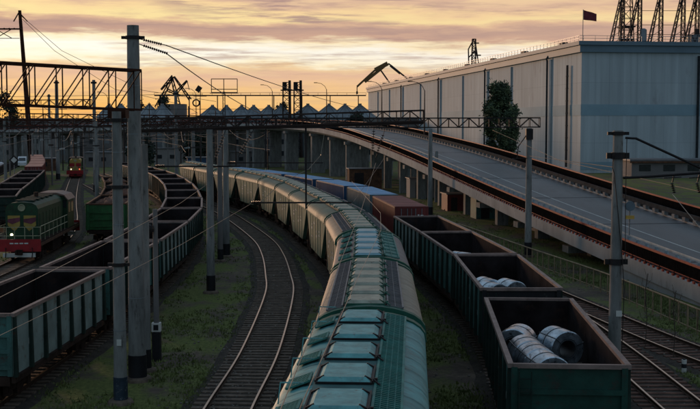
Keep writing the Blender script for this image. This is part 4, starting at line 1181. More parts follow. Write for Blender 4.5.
def crane2():
    Y = 560; X0 = (475 - 350) / 1100 * Y; f = lambda x, y: ((x - 350) / 1100 * Y - X0, 0, 9.7 + (126 - y) / 1100 * Y)
    q = thing('harbour_crane', 'dark tower crane peeking over the long warehouse roof', 'crane', (X0, Y, 0))
    m = MB()
    lattice(m, f(472.5, 125), f(473, 40), 3, 1.6, 18, .5); m.build('tower_frame', 'silhouette', q)
    m = MB(); 
    for a, b_ in (((468, 66), (467.5, 50)), ((467.5, 50), (473, 40)), ((478, 66), (474, 42)), ((473, 44), (478, 44)), ((474, 56), (480, 56)), ((468, 58), (474, 52))): m.beam(f(*a), f(*b_), .6)
    m.build('boom', 'silhouette', q)
crane2()
def crane3():
    Y = 620; X0 = (385 - 350) / 1100 * Y; f = lambda x, y: ((x - 350) / 1100 * Y - X0, 0, 9.7 + (126 - y) / 1100 * Y)
    q = thing('harbour_crane', 'yellow folded crane boom rising past the warehouse far end', 'crane', (X0, Y, 0))
    m = MB(); a, b_ = Vector(f(357, 87)), Vector(f(387.5, 64)); mid = a.lerp(b_, .62) + Vector((-.6, 0, 1.2))
    m.beam(a, mid, 1.1, 1.1); m.beam(mid, b_, 1.5, 2.4); m.beam(a.lerp(b_, .25) - Vector((0, 0, .6)), b_, 1.2, 1.6); m.build('boom', 'crane_yellow', q)
    m = MB(); m.beam(f(388, 64), f(407, 79), .8); m.beam(f(380, 70), f(390, 84), .8); m.beam(f(390, 66), f(400, 74), 1.3, 1.3); m.build('stay', 'silhouette', q)
    m = MB(); m.box((0, 0, 15), (6, 6, 30)); m.tube(f(390, 84), f(394, 126), .8); m.build('mast', 'silhouette', q)
    m = MB(); m.tube(f(357, 87), f(357, 92), .25); m.box(f(357, 93), (1, 1, 1.6)); m.build('hook', 'silhouette', q)
crane3()
# buildings under and behind the bridge
bl = [(-150, 330, 60, 20, 9, 'bldg'), (-95, 322, 34, 14, 7.5, 'bldg_pale'), (-66, 318, 18, 12, 9.0, 'bldg'), (-44, 312, 16, 12, 7, 'bldg_pale'), (-24, 308, 18, 10, 8, 'bldg'), (2, 305, 20, 10, 6.5, 'bldg_pale'), (-120, 380, 60, 20, 12, 'bldg'), (-20, 400, 90, 20, 12.5, 'bldg')]
bn_ = ['long dim shed at far left under the bridge', 'pale office block with small windows under the left bridge', 'grey block behind the thin front pole', 'pale block between the concrete poles under the bridge', 'grey block behind the bridge piers',
       'low pale block at the right end of the piers', 'long dark hall on the left horizon', 'long dark hall below the silos']
for i, (x, y, w, d, h, m_) in enumerate(bl):
    q = thing('industrial_building', bn_[i], 'building', (x, y, 0))
    MB().box((0, 0, h / 2), (w, d, h)).build('wall', m_, q); MB().box((0, 0, h + .15), (w + .8, d + .8, .3)).build('roof', 'grey_roof', q)
    nw = int(w / 4)
    for k in range(nw):
        for z in ([2.2, 5.4] if h > 7 else [2.6]):
            MB().box((-w / 2 + 2 + k * 4, -d / 2 - .02, z), (1.6, .1, 1.3)).build('window', 'glass_dark' if (k + int(z)) % 3 else 'galv', q)

# clutter under the ramp
rnd = random.Random(11)
for i, (x, y, dx, dy, dz, m_, lb) in enumerate(((14.6, 116, 3.2, 2.4, 2.2, 'gond_teal', 'teal machinery box parked under the ramp'), (12.2, 127, 2.6, 3, 1.9, 'cont_red', 'dark red storage box under the ramp'),
                                   (18.2, 102, 2.4, 1.6, 1.3, 'bldg', 'grey cabinet under the lower ramp'), (10.4, 150, 5, 2.5, 2.6, 'bldg_pale', 'pale hut under the ramp'),
                                   (2.2, 168, 5, 2.5, 3.2, 'rust', 'brown hut by the ramp piers'))):
    q = thing('storage_hut', lb, 'hut', (x, y, 0), .14)
    MB().box((0, 0, dz / 2), (dx, dy, dz)).build('wall', m_, q)
    MB().box((0, 0, dz + .06), (dx + .3, dy + .3, .12)).build('roof', 'grey_roof', q)
    MB().box((-dx * .2, -dy / 2 - .03, dz * .42), (dx * .28, .06, dz * .8)).build('door', 'dark_iron', q)

# ------------------------------------------------------------ concrete poles
def pole(name, label, x, y, h, r0, r1, black=0, bm='black_paint', white=False, cat='pole', m='concrete', tilt=(0, 0)):
    rt = thing(name, label, cat, (x, y, 0)); a = MB(); a.tube((0, 0, black), (tilt[0], tilt[1], h), r0 - (r0 - r1) * black / h, r1, 14, True); a.build('shaft', m, rt, smooth=True)
    if black:
        a = MB(); a.lathe((0, 0, 0), [(r0 + .015, 0), (r0 + .012, black), (r0 - .02, black + .004)], 16); a.build('painted_base', bm, rt, smooth=True)
        a = MB(); a.lathe((0, 0, 0), [(0, .16), (r0 + .12, .16), (r0 + .2, .1), (r0 + .25, -.02)], 10); a.build('footing', 'sleeper_dark', rt)
    return rt
def bands(rt, zs, rf):
    for z in zs:
        r_ = rf(z); a = MB(); a.lathe((0, 0, z), [(r_ - .01, -.02), (r_ + .006, -.015), (r_ + .006, .015), (r_ - .01, .02)], 14); a.build('wire_band', 'galv', rt)
def clampband(rt, z, r, m='dark_iron', h=.12):
    a = MB(); a.lathe((0, 0, z), [(r, -h / 2), (r + .05, -h / 2), (r + .05, h / 2), (r, h / 2)], 14); a.box((r + .1, 0, z), (.18, .12, h * .9)); a.box((-r - .1, 0, z), (.18, .12, h * .9)); a.build('clamp', m, rt)
p1 = pole('concrete_pole', 'slim concrete pole with flaking navy base, nearest on the left', -8.04, 38.0, 10.2, .24, .16, .95, 'navy_paint')
for z in (4.9, 7.6, 9.9): clampband(p1, z, .19)
p2 = pole('concrete_pole', 'thick tall concrete pole with black base and insulators on top', -8.12, 41.5, 13.45, .345, .225, 1.0, 'black_paint')
clampband(p2, 13.0, .24)
bands(p2, (3.2, 6.1, 9.4, 11.2), lambda z: .345 - .12 * z / 13.45); bands(p1, (2.6, 6.3, 8.8), lambda z: .24 - .08 * z / 10.2)
a = MB(); a.box((.02, -.245, 2.2), (.16, .02, .22)); a.build('number_plate', 'kerb_white', p1)
p2b = pole('concrete_pole', 'thin grey pole standing tight behind the thick tall one', -8.02, 43.0, 9.0, .15, .12, .9)
p3 = pole('signal_post', 'short dark post with round lamp and black and white base', -8.0, 45.0, 6.3, .12, .10, 0, cat='post', m='bldg')
a = MB(); a.box((0, 0, .6), (.34, .34, 1.2)); a.mi = 1; a.box((0, 0, 1.42), (.36, .3, .36)); a.mi = 0; a.box((0, 0, 1.42), (.2, .34, .22)); a.build('painted_base', ['black_paint', 'white_paint'], p3)
a = MB(); a.lathe((-.22, -.15, 5.5), [(0, -.18), (.17, -.12), (.2, 0), (.17, .12), (0, .18)], 12, 'Y'); a.build('lamp_head', 'dark_iron', p3)
p4 = pole('concrete_pole', 'concrete pole with black base carrying the middle gantry', -8.09, 63.5, 9.5, .25, .18, 1.05)
p4b = pole('concrete_pole', 'brownish pole hidden just behind the middle gantry pole', -9.3, 78.5, 9.4, .2, .16, .9, m='bldg')
p5 = pole('concrete_pole', 'concrete pole with black base beside the bend of the empty track', -9.17, 81.2, 9.6, .26, .19, 1.0)
p5b = pole('concrete_pole', 'far pale pole left of the middle gantry pole', -24.2, 170, 9.4, .35, .26, 1.2)
p6 = pole('concrete_pole', 'concrete pole behind the fourth coil train wagon', 8.64, 118.4, 9.4, .3, .2, 1)
p6b = pole('concrete_pole', 'second thinner pole just right of it under the ramp', 11.0, 140, 6.5, .24, .2, 0)
p7 = pole('concrete_pole', 'concrete pole by the tan fence carrying the long gantry', 13.21, 81.2, 9.55, .27, .19, 1.1, 'black_paint')
p8 = pole('concrete_pole', 'big concrete pole beside the nearest coil wagon at right', 9.05, 37.2, 9.55, .24, .165, 0)
for z in (8.7,): clampband(p8, z, .19, h=.22)
clampband(p8, 9.45, .17); clampband(p8, 5.1, .2, h=.2)
a = MB(); a.box((.08, -.23, 3.35), (.2, .02, .2)); a.build('number_plate', 'kerb_white', p8)
a = MB(); a.lathe((.42, -.1, 7.0), [(0, -.03), (.17, -.03), (.17, .03), (0, .03)], 16, 'Y'); a.beam((.42, -.06, 6.0), (.42, -.06, 7.1), .03); a.build('round_sign', 'grey_sign', p8)
a = MB(); a.box((.42, -.1, 6.62), (.3, .03, .12)); a.build('small_sign', 'yellow_sign', p8)
a = MB(); a.path([(.25, 0, 9.3), (.6, -.02, 9.28), (2.3, -.1, 8.5), (3.0, -.1, 8.18)], .045, 6); a.path([(.2, 0, 7.95), (1.2, 0, 8.0), (3.0, -.1, 8.14)], .05, 6); a.path([(3.0, -.1, 8.16), (4.2, -.1, 8.2)], .05, 6); a.build('bracket_arm', 'dark_iron', p8)
a = MB(); a.path([(-.2, -.2, 8.7), (-.22, -.22, 8.3), (-.16, -.22, 8.1), (-.02, -.24, 6.8), (.14, -.22, 5.4), (.25, -.2, 4.2), (.2, -.2, 2)], .015, 5); a.path([(.26, -.15, 9.3), (.24, -.2, 7), (.27, -.2, 5.1)], .013, 5); a.build('cable', 'dark_iron', p8)
for x in (1.9, 2.75):
    a = MB(); a.beam((x, -.05, 8.05), (x - .05, -.05, 7.8), .04)
    for k in range(5): a.lathe((x - .06 + .02 * k, -.05, 7.75 - .07 * k), [(.02, .03), (.08, 0), (.02, -.03)], 8)
    a.beam((x - .35, -.05, 7.95), (x + .25, -.05, 7.98), .03); a.build('insulator', 'dark_iron', p8)

mk = thing('marker_post', 'small black and white marker post beside the right hand tracks', 'marker', (13.2, 42.9, 0))
a = MB(); a.tube((0, 0, 0), (0, 0, .5), .1, n=10); a.build('post', 'kerb_white', mk); a = MB(); a.tube((0, 0, .18), (0, 0, .34), .105, n=10); a.tube((0, 0, .5), (0, 0, .55), .06, n=8); a.build('black_band', 'black_paint', mk)

# left tall mast with crossarm
lm = thing('lattice_mast', 'tall dark mast with cross arm at the far left', 'mast', (-89.2, 300, 0)); lm.scale = (3.4, 3.4, 2.28)
a = MB(); a.tube((.7, 0, 0), (0, 0, 17.9), .24, .13, 10); a.build('shaft', 'brown_iron', lm, smooth=True)
a = MB()
a.beam((-4, -.2, 15.7), (.2, -.2, 15.7), .16); a.beam((-4, -.2, 14.6), (0, -.2, 14.6), .07); a.beam((-1.9, -.2, 15.7), (-.6, -.2, 14.6), .07); a.beam((-.6, -.2, 15.7), (-1.9, -.2, 14.6), .07); a.beam((-3.3, -.2, 15.7), (-1.9, -.2, 14.6), .07)
for k in range(9): a.lathe((-3.6 + k * .4, -.2, 15.72), [(.05, -.1), (.13, 0), (.05, .1)], 8, 'X')
a.beam((0, 0, 17.6), (.6, 0, 16.6), .08); a.beam((-.5, 0, 16.6), (-.05, 0, 17.7), .08); a.build('cross_arm', 'brown_iron', lm)
for i, (x, y, h, r, lb) in enumerate(((-52.3, 197, 17.8, .38, 'far concrete mast left of the distant locomotive'), (-36.8, 158.8, 16.3, .3, 'concrete mast with black base on the grass by the grassy track'), (-69.5, 255, 17, .35, 'distant thin mast right of the tall dark mast'),
                                   (-62, 215, 9, .25, 'slender pole beside the pink topped containers'), (-44, 192, 10, .25, 'slender pole right of the distant locomotive'), (-20, 215, 9.4, .3, 'slender far pole beside the end of the hopper train'),
                                   (-26.5, 168, 15.0, .3, 'far brown mast rising behind the silhouettes of cranes'))):
    q = pole('concrete_pole', lb, x, y, h, r, r * .75, 1.2)
    clampband(q, h - .4, r * .76, h=.3)
fb = thing('frame_mast', 'mast with an empty rectangular frame on top above the silos', 'mast', (-23.4, 205, 0))
a = MB(); lattice(a, (0, 0, 0), (0, 0, 16), .5, .4, 16, .08); a.build('shaft', 'silhouette', fb)
a = MB(); x0, x1, z0, z1 = -2.3, 2.5, 15.9, 18.4
for p, q in (((x0, z0), (x1, z0)), ((x0, z1), (x1, z1)), ((x0, z0), (x0, z1)), ((x1, z0), (x1, z1)), ((0, z0), (0, z1)), ((x0, z0 + .6), (x1, z0 + .6))): a.beam((p[0], 0, p[1]), (q[0], 0, q[1]), .13)
a.box((0, .3, z0 - .1), (5.2, 1, .12)); a.build('frame', 'silhouette', fb)
fm = thing('floodlight', 'floodlight and ring lamp on a thin mast beside the gantry', 'floodlight', (-22.8, 168, 0))
a = MB(); a.tube((0, 0, 0), (0, 0, 13.6), .12, .08, 8); a.build('mast', 'silhouette', fm)
a = MB(); a.box((-.2, 0, 15.3), (.7, .5, .9), ry=.6); a.beam((0, 0, 13.5), (.1, 0, 15), .1); a.beam((-1, 0, 14.2), (1, 0, 14.2), .06); a.build('lamp_head', 'silhouette', fm)
a = MB(); a.path([(.5 * math.cos(q * .5236) - .6, 0, 13.2 + .5 * math.sin(q * .5236)) for q in range(13)], .12, 6); a.build('ring_lamp', 'silhouette', fm)

# ------------------------------------------------------------ gantries
def gantry(name, label, p0, p1, depth, width, n, ch, dg, m='brown_iron', slant='N', cat='gantry', taper=False):
    rt = thing(name, label, cat, (p0[0], p0[1], 0)); o = Vector((p0[0], p0[1], 0)); a0, a1 = Vector(p0) - o, Vector(p1) - o
    d = (a1 - a0); nr = Vector((-d.y, d.x, 0)).normalized() * width / 2; up = Vector((0, 0, depth))
    a = MB()
    for s in (-1, 1):
        for e in (Vector(), up): a.beam(a0 + nr * s + e, a1 + nr * s + e, ch, ch * 1.1)
    a.build('chord', m, rt)
    b = MB()
    for k in range(n + 1):
        q = a0.lerp(a1, k / n)
        for s in (-1, 1):
            b.beam(q + nr * s, q + nr * s + up, dg)
            if k < n:
                r2 = a0.lerp(a1, (k + 1) / n)
                if slant == 'up': b.beam(q + nr * s, r2 + nr * s + up, dg)
                else:
                    b.beam(q + nr * s + (up if k % 2 else Vector()), r2 + nr * s + (Vector() if k % 2 else up), dg)
        b.beam(q - nr, q + nr, dg * .8); b.beam(q - nr + up, q + nr + up, dg * .8)
        if k < n:
            r2 = a0.lerp(a1, (k + 1) / n); b.beam(q - nr + up, r2 + nr + up, dg * .6); b.beam(q - nr, r2 + nr, dg * .6)
    b.build('bracing', m, rt)
    return rt
g1 = gantry('catenary_gantry', 'deep rusty lattice gantry crossing the upper left of the yard', (-15.2, 36.2, 10.55), (-7.72, 40.2, 10.28), 1.42, .9, 9, .07, .038, slant='up')
a = MB(); a.box((7.1, 2.4, 10.12), (.62, .62, .3)); a.build('bearing', 'brown_iron', g1)
g2 = gantry('catenary_gantry', 'heavy dark gantry beam spanning from the thick pole over the hopper train', (-12.9, 63.9, 9.45), (4.25, 63.9, 9.98), .62, .55, 22, .085, .04, m='gantry_iron')
a = MB(); a.beam((0, 0, -.02), (17.15, 0, .51), .5, .2)
for v in range(len(a.v)): a.v[v] = (a.v[v][0], a.v[v][1], a.v[v][2] + 9.4)
a.build('main_beam', 'gantry_iron', g2)
g3 = gantry('catenary_gantry', 'long thin lattice gantry from the bend pole to the fence pole', (-9.9, 81.4, 9.55), (14.0, 81.4, 9.62), .68, .5, 32, .075, .045, m='dark_iron')
a = MB(); a.box((23.1, -.2, 9.1), (.5, .5, .8)); a.path([(23.0, -.3, 9.2), (22.3, -.3, 8.2), (22.2, -.3, 7.3)], .04); a.beam((21.7, -.3, 7.3), (23.1, -.3, 7.35), .05); a.build('bearing', 'dark_iron', g3)
g4 = gantry('catenary_gantry', 'distant low gantry crossing the tracks behind the locomotive', (-64, 176, 9.6), (-20, 176, 9.9), 1.0, .8, 26, .14, .08, m='brown_iron')
g5_ = gantry('catenary_gantry', 'faint gantry higher up in the left distance', (-70, 205, 13.2), (-48, 205, 13.4), 1.2, .8, 14, .14, .08, m='brown_iron')
g6 = gantry('catenary_gantry', 'far gantry ending at the frame over the silos', (-46, 150, 10.5), (-16, 150, 10.1), .9, .7, 20, .13, .07, m='brown_iron')

# ------------------------------------------------------------ hanging equipment and wires
def drop(label, x, y, ztop, zbot, xa, xb, za, m='dark_iron'):
    rt = thing('registration_arm', label, 'catenary arm', (x, y, ztop))
    a = MB(); a.beam((0, 0, 0), (0, 0, zbot - ztop), .10); a.build('drop_tube', m, rt)
    a = MB(); a.beam((xa - x, 0, za - ztop), (xb - x, 0, za - ztop), .09); a.build('cross_tube', m, rt)
    a = MB()
    for k in range(6): a.lathe((xa - x + .1 + .09 * k, 0, za - ztop), [(.03, -.04), (.12, 0), (.03, .04)], 10, 'X')
    a.build('insulator', 'insulator', rt)
    return rt
drop('long dark arm crossing just above the hopper roofs, hung from the heavy gantry', -2.56, 63.9, 9.6, 4.9, -5.8, 0.1, 5.25)
drop('dark arm hung from the middle gantry pole over the left wagons', -8.09, 64.2, 9.4, 7.2, -11.4, -6.4, 7.35)
drop('second dark arm reaching over the empty track near the bend pole', -6.2, 81.0, 9.6, 7.0, -9.0, -2.0, 7.0)
drop('dark arm among the far poles above the left wagons', -18.5, 150, 10.1, 6.5, -23.5, -16, 6.8)
def hang(label, p, q, n=8, m='insulator'):
    rt = thing('insulator_string', label, 'insulator', p); d = Vector(q) - Vector(p); a = MB(); a.beam((0, 0, 0), d, .03)
    dn = d.normalized(); L = d.length
    o1 = a.build('hanger', 'dark_iron', rt); a = MB()
    for k in range(n):
        c = dn * (L * (.25 + .6 * k / (n - 1))); a.tube(c - dn * .02, c + dn * .03, .13, .05, 10)
    a.build('disc', m, rt)
hang('insulator string below the long gantry between the blue containers and ramp', (2.6, 81.4, 9.5), (1.9, 81.0, 7.4))
hang('hanging insulator string over the hopper train near the gantry middle', (-7.2, 64.0, 9.5), (-7.9, 64.0, 7.6))
hang('slanting insulator string at the heavy gantry above the hopper wagons', (-5.6, 64, 9.5), (-6.5, 64, 7.9))
hang('pale topped insulator string between heavy gantry and ramp piers', (1.4, 64, 9.85), (1.3, 64, 8.0))
WG = 'overhead wires of the yard'
def wire(label, pts, r=.014, m='wire', sag=.0):
    P = []; 
    for a, b_ in zip(pts, pts[1:]):
        a, b_ = Vector(a), Vector(b_)
        for k in range(12):
            t_ = k / 12; c = a.lerp(b_, t_); c.z -= sag * 4 * t_ * (1 - t_); P.append(c)
    P.append(Vector(pts[-1])); mb = MB(); mb.path(P, r, 5); tag(mb.build('overhead_wire', m), label, 'wire', WG)
# contact wires
wire('upper bright wire slanting over the nearest left wagon', [(-6.9, 16, 6.3), (-7.1, 33, 6.3), (-7.5, 48.6, 6.3), (-8.5, 66.8, 6.3), (-10.5, 90, 6.6)], .0075, 'wire_bright')
wire('lower bright wire crossing in front of the thick pole', [(-7.9, 20, 5.15), (-7.2, 29.5, 5.15), (-6.5, 42, 5.15), (-5.75, 63.5, 5.2), (-6.2, 81, 6.6)], .0075, 'wire_bright')
wire('bright wire running over the left half of the hopper roofs', [(-1.1, 10, 6), (-.9, 14.4, 6), (-.4, 26.4, 6), (-.03, 35.7, 6.0), (.54, 49.6, 6), (1.9, 81, 7.0)], .008, 'wire_bright')
wire('bright wire running over the hatches of the nearest hopper wagon', [(-.9, 9, 6), (-.65, 14.4, 6), (.17, 26.4, 6), (1.1, 39, 6.0), (1.3, 46.8, 6.0), (.1, 63.9, 6.5)], .008, 'wire_bright')
wire('second wire from the hopper train up to the long gantry', [(0.2, 63.9, 5.3), (2.3, 81.2, 7.0), (5, 118, 8.5)], .012, 'wire')
# insulated wires from top of the thick pole
for i, (z, xe, ze) in enumerate(((12.95, 4.5, 10.7), (12.75, -6.0, 10.2))):
    rt = thing('strain_insulator', ['upper', 'lower'][i] + ' strain insulator at the top of the thick tall pole', 'insulator', (-7.88, 41.5, z))
    a = MB(); d = (Vector((xe, 110, ze)) - Vector((-7.88, 41.5, z))).normalized(); d = Vector((.75, .62, -.16 - .08 * i)).normalized(); a.beam((0, 0, 0), d * 1.2, .03)
    for k in range(9 if not i else 12): a.tube(d * (.2 + .09 * k), d * (.23 + .09 * k), .06, .03, 8)
    a.build('disc', 'insulator', rt)
    st = Vector((-7.88, 41.5, z)) + d * 1.15
    wire(['upper', 'lower'][i] + ' dark wire descending right from the thick tall pole across the sky', [st, (xe, 150 if not i else 100, ze + (1.0 if not i else 0))], .022, 'wire', sag=.5)
wire('sky wire from the tall left mast down to the left', [(-89, 300, 39.5), (-78, 300, 30), (-60, 320, 20), (-40, 330, 17)], .06)
wire('second sky wire from the tall left mast', [(-88.5, 300, 38.5), (-80, 300, 30), (-66, 310, 20), (-50, 330, 16)], .06)
wire('long faint wire crossing the sky above the left gantry', [(-60, 150, 13.5), (-20, 150, 14.0)], .03)
wire('second long faint wire just below it in the left sky', [(-60, 150, 11.9), (-10, 150, 12.0)], .03)
wire('wire from the fence pole arm to the big right pole', [(9.0, 37.2, 8.3), (13.2, 81.2, 7.5)], .012)
wire('messenger wire over the empty track at right', [(12.0, 30, 8.6), (11.8, 37.2, 7.5), (11.5, 60, 7.8), (10.5, 81.2, 9.4)], .012)
wire('hanging wire slanting at the right edge below the bracket', [(12.0, 37.1, 7.4), (12.6, 33, 5.6)], .012, 'wire_bright')
wire('second hanging wire at the right edge below the bracket', [(10.9, 37.1, 7.4), (11.5, 32, 5.2)], .012, 'wire_bright')
wire('looping pale cable hanging below the heavy gantry over the hoppers', [(-1.5, 64, 9.2), (-1.7, 64, 8.0), (-2.4, 64, 7.2), (-4.0, 64, 6.4), (-5.2, 63.9, 5.3)], .014, 'wire_bright')
wire('slack dark wire from the thick pole towards the gantry middle', [(-8, 41.5, 9.3), (-5, 64, 9.3)], .014, 'wire')

# ------------------------------------------------------------ road, vans, left side
flat('road', [(-94, 120), (-50, 120), (-64, 180), (-84, 262), (-100, 300), (-120, 300)], .02, 'asphalt')
flat('pavement', [(-49.8, 120), (-47.5, 120), (-61, 180), (-80, 262), (-83.5, 262), (-63.6, 180)], .12, 'cont_pink')
fl2 = thing('metal_fence', 'dark picket fence along the road at the left edge', 'fence', (-55, 150, 0))
fq = Path([(-46.6, 120), (-60.4, 180), (-79, 262)]); a = MB(); b2 = MB(); u = 0
while u < fq.L:
    p = fq.at(u); a.beam((p.x + 55, p.y - 150, 0), (p.x + 55, p.y - 150, 2.0), .06); u += .8
for z in (.3, 1.8): b2.path([(fq.at(fq.L * i / 30).x + 55, fq.at(fq.L * i / 30).y - 150, z) for i in range(31)], .05, 5)
a.build('pickets', 'dark_iron', fl2); b2.build('rails', 'dark_iron', fl2)
def make_van(label, h=2.4, L=5.2, name='delivery_van', cat='van'):
    rt = thing(name, label, cat); sec = [(-L / 2, .4), (-L / 2, 1.1), (-L / 2 + .9, 1.3), (-L / 2 + 1.5, h - .15), (-L / 2 + 1.9, h), (L / 2 - .15, h), (L / 2, h - .2), (L / 2, .4)]
    a = MB(); a.prism([(u, w) for u, w in sec], -.95, .95, 'X'); 
    a.build('body', 'van_white', rt)
    a = MB(); a.add([(-.8, -L / 2 + .96, 1.42), (.8, -L / 2 + .96, 1.42), (.75, -L / 2 + 1.42, h - .25), (-.75, -L / 2 + 1.42, h - .25)], [(0, 1, 2, 3)]); 
    for s in (-1, 1): a.box((s * .955, -L / 2 + 2.0, h * .68), (.02, .9, .55))
    a.build('window', 'glass_dark', rt)
    for s in (-1, 1):
        for y in (-L / 2 + 1, L / 2 - 1):
            w = MB(); w.lathe((s * .85, y, .36), [(0, -.12), (.36, -.12), (.36, .12), (0, .12)], 14, 'X'); w.build('wheel', 'tyre', rt)
        w = MB(); w.box((s * .7, -L / 2 - .01, .9), (.3, .04, .2)); w.build('headlight', 'kerb_white', rt)
    return rt
v = make_van('white van parked on the road under the left bridge'); v.location = (-81, 254, .02); v.rotation_euler.z = .25
v2 = make_van('low white car on the road at the left edge', 1.5, 4.3, 'parked_car', 'car'); v2.location = (-81.5, 252 - 14, .02); v2.rotation_euler.z = .9; v2.location = (-79.5, 255 - 7, .02); v.location = (-78, 262, .02); v2.location = (-81.5, 262, .02)
v2.location = (-82.6, 256, .02)
# black and white round road sign seen near the van
rs = thing('road_sign', 'dark diamond road sign in front of the white van', 'sign', (-52.5, 172, 0))
a = MB(); a.tube((0, 0, 0), (0, 0, 4.4), .06, n=6); a.build('post', 'galv', rs); a = MB(); a.box((0, -.08, 4.4), (1.1, .05, 1.1), ry=R(45)); a.mi = 1; a.box((0, -.115, 4.4), (.7, .02, .7), ry=R(45)); a.build('sign_plate', ['dark_iron', 'kerb_white'], rs)

# ------------------------------------------------------------ finer clutter of the yard
for x in (16, 23, 33, 36, 40, 47, 79, 104):
    X = (x - 350) / 1100 * 276; c_ = MB(); c_.tube((X - 16, 276 - 75, 0), (X - 16, 276 - 75, 7.2), .30, .30, 10); c_.build('column', 'concrete', br)
rnd = random.Random(5)
CW = 'thin catenary wires among the far poles'
def wire2(pts, sag, lab):
    P = []
    for a, b_ in zip(pts, pts[1:]):
        a, b_ = Vector(a), Vector(b_)
        for k in range(8):
            t_ = k / 8; c = a.lerp(b_, t_); c.z -= sag * 4 * t_ * (1 - t_); P.append(c)
    P.append(Vector(pts[-1])); mb = MB(); mb.path(P, .022, 4); o = mb.build('catenary_wire', 'wire')
    tag(o, lab, 'wire', CW)
for pth_, z1, tn in ((T2, 7.6, 'curving left train'), (T3, 7.8, 'scrap train'), (TL, 7.7, 'grassy track with the locomotives'), (T5, 7.9, 'far left dark wagons'), (T0, 7.8, 'far end of the empty bright track')):
    for dz, sg in ((0, .05), (1.5, .9)):
        us = [pth_.s_at_y(y) for y in ((88, 118, 148, 176) if pth_ is not T5 else (96, 130, 165, 200))]; us = [u for u in us if u]
        wire2([(pth_.at(u).x + .3, pth_.at(u).y, z1 + dz) for u in us], sg, ('taut lower' if not dz else 'sagging upper') + ' catenary wire above the ' + tn)
for (y, z, xa, xb, tn) in ((118, 9.0, -32, -10, 'nearest upper'), (118, 7.4, -32, -8, 'nearest lower'), (150, 8.2, -46, -14, 'middle'), (136, 9.6, -40, -8, 'highest'), (176, 8.0, -62, -22, 'farthest')):
    wire2([(xa, y, z), (xb, y, z + .1)], .15, tn + ' cross span wire running left to right over the far left tracks')
arms = None
for i, (x, y, z) in enumerate(((-29.6, 118, 7.6), (-22.5, 118, 7.8), (-16.2, 118, 7.7), (-36, 150, 7.7), (-28.5, 150, 7.8), (-48, 176, 7.8), (-40, 176, 8.0))):
    lab = f'small bracket arm with insulators, {ORD[i]} of those over the far left tracks'
    if arms is None:
        arms = thing('overhead_bracket', lab, 'bracket', (x, y, z), 0, 'bracket arms over the far tracks')
        a = MB(); a.beam((-1.6, 0, -.4), (1.4, 0, 0), .07); a.beam((-1.6, 0, .9), (1.2, 0, 0), .05); a.beam((-1.6, 0, -.5), (-1.6, 0, 1.6), .09); a.build('tube', 'dark_iron', arms)
        a = MB()
        for k in range(5): a.tube((-1.5 + .12 * k, 0, -.39 + .016 * k), (-1.44 + .12 * k, 0, -.385 + .016 * k), .13, .05, 8)
        a.build('insulator', 'glass_insulator', arms)
    else: dup(arms, (x, y, z), rnd.uniform(-.3, .3), lab)
for i, (x, y, h, lb) in enumerate(((-27.2, 118, 10.2, 'slim concrete pole between the scrap train and the grassy track'), (-14.0, 118, 9.6, 'slim concrete pole right of the curving left train far back'), (-47, 150, 10.4, 'slim concrete pole left of the grassy track'),
                                (-57, 176, 10.8, 'slim concrete pole at the left end of the distant gantry'), (-33, 176, 10.4, 'slim concrete pole at the middle of the distant gantry'))):
    q = pole('concrete_pole', lb, x, y, h, .24, .17, 1.0); clampband(q, h - .6, .18); clampband(q, 7.6, .19)
for i, (x, y, h) in enumerate(((12.9, 47.5, 3.3), (13.45, 45.2, 2.9), (10.3, 66, 2.2))):
    q = thing('bare_sapling', ['bare thin sapling just right of the big right pole', 'second bare sapling nearer the marker post', 'low bare shrub stem by the converging tracks'][i], 'sapling', (x, y, 0))
    a = MB(); a.path([(0, 0, 0), (.05, 0, h * .4), (-.04, .03, h * .75), (.06, 0, h)], .018, 5); a.build('trunk', 'bark', q)
    a = MB()
    for k in range(12):
        z = h * (.3 + .055 * k); t_ = rnd.uniform(0, 6.28); a.path([(0, 0, z), (.22 * math.cos(t_), .22 * math.sin(t_), z + .22), (.3 * math.cos(t_ + .3), .3 * math.sin(t_ + .3), z + .5)], .008, 4)
    a.build('crown', 'bark', q)
# loose stones and litter
mb = MB(); rnd = random.Random(21)
for k in range(3200):
    y = 32 + 60 * rnd.random() ** 1.4; p_ = rnd.choice((T0, T0, T0, TA, TB, T1, T4)); u = p_.s_at_y(y)
    if not u: continue
    p = p_.at(u); x = p.x + rnd.gauss(0, 1.6); s_ = rnd.uniform(.025, .07)
    mb.box((x, y, .10 if abs(x - p.x) < 1.6 else .02), (s_ * 1.4, s_, s_ * .8), rz=rnd.uniform(0, 3), rx=rnd.uniform(-.4, .4))
tag(mb.build('loose_stones', 'stone_m'), 'loose pale ballast stones scattered along the tracks', 'stones', kind='stuff')

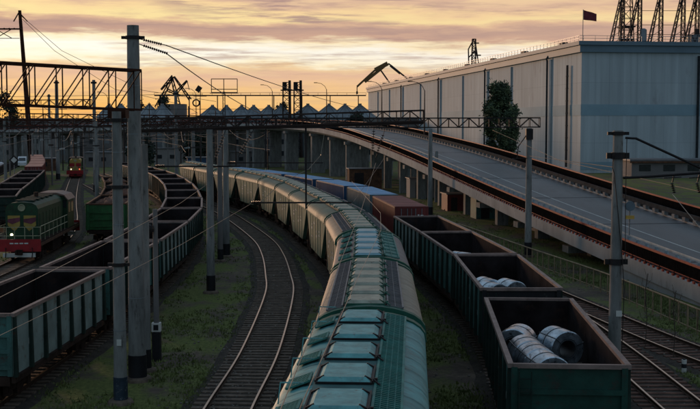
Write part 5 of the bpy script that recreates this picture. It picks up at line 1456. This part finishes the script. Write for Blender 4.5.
# thin far masts, signals and low gantries in the crowded left background
rnd = random.Random(77)
spec = [(30, 205, 12), (44, 232, 14), (52, 180, 9), (63, 240, 15), (74, 225, 12), (84, 190, 10), (104, 215, 13), (124, 232, 11), (133, 205, 9), (150, 250, 15), (157, 222, 10), (168, 236, 12), (181, 212, 10), (189, 240, 14), (201, 228, 11),
        (216, 236, 13), (236, 228, 10), (247, 240, 12), (268, 222, 9), (10, 215, 12)]
fm0 = None
for i, (px, y, h) in enumerate(sorted(spec)):
    x = (px - 350) / 1100 * y
    q = thing('signal_mast', f'thin dark mast, {ORD[i] if i else "first"} counted from the left edge among the far tracks', 'mast', (x, y, 0), rnd.uniform(-.3, .3), 'thin masts in the crowded background')
    a = MB(); a.tube((0, 0, 0), (0, 0, h), .15, .09, 7); a.build('shaft', 'silhouette' if i % 3 else 'bldg', q)
    a = MB(); k = i % 3
    if k == 0: a.box((.25, 0, h - .8), (.45, .3, 1.2)); a.box((-.1, 0, h - 2.4), (.8, .25, .25))
    elif k == 1: a.beam((-1.6, 0, h - .6), (1.6, 0, h - .6), .1); a.beam((-1.2, 0, h - 1.6), (1.2, 0, h - 1.6), .08); a.beam((-1.5, 0, h - .6), (0, 0, h - 1.8), .06)
    else: a.beam((0, 0, h - .3), (2.0, 0, h - 1.4), .08); a.beam((0, 0, h - 1.9), (2.0, 0, h - 1.4), .07); a.beam((2.0, 0, h - 1.4), (2.0, 0, h - 2.3), .05)
    a.build('fitting', 'silhouette', q)
gantry('catenary_gantry', 'thin low gantry crossing behind the scrap wagons', (-44, 131, 8.9), (-15.5, 131, 9.0), .7, .5, 22, .09, .05, m='gantry_iron')
gantry('catenary_gantry', 'farthest thin gantry in front of the left bridge columns', (-84, 232, 9.4), (-26, 232, 9.6), 1.0, .7, 34, .14, .08, m='gantry_iron')
for i, (x, y, w, h, m_) in enumerate(((-58, 262, 9, 3.4, 'bldg'), (-44, 268, 7, 4.2, 'bldg_pale'), (-33, 240, 5, 2.8, 'cont_blue'), (-66, 240, 4, 2.6, 'rust'), (-24, 262, 8, 3.6, 'bldg'))):
    q = thing('trackside_hut', ['long grey trackside hut behind the distant locomotive', 'pale two part hut by the left bridge columns', 'blue trackside cabin behind the curving left train', 'rust brown hut beside the pink topped containers', 'grey hut near the end of the hopper train'][i], 'hut', (x, y, 0), .1 * i)
    MB().box((0, 0, h / 2), (w, 4, h)).build('wall', m_, q); MB().box((0, 0, h + .1), (w + .5, 4.5, .2)).build('roof', 'grey_roof', q)
    for k in range(max(1, int(w / 3))): MB().box((-w / 2 + 1.3 + 3 * k, -2.03, h * .55), (1.1, .08, .9)).build('window', 'glass_dark', q)
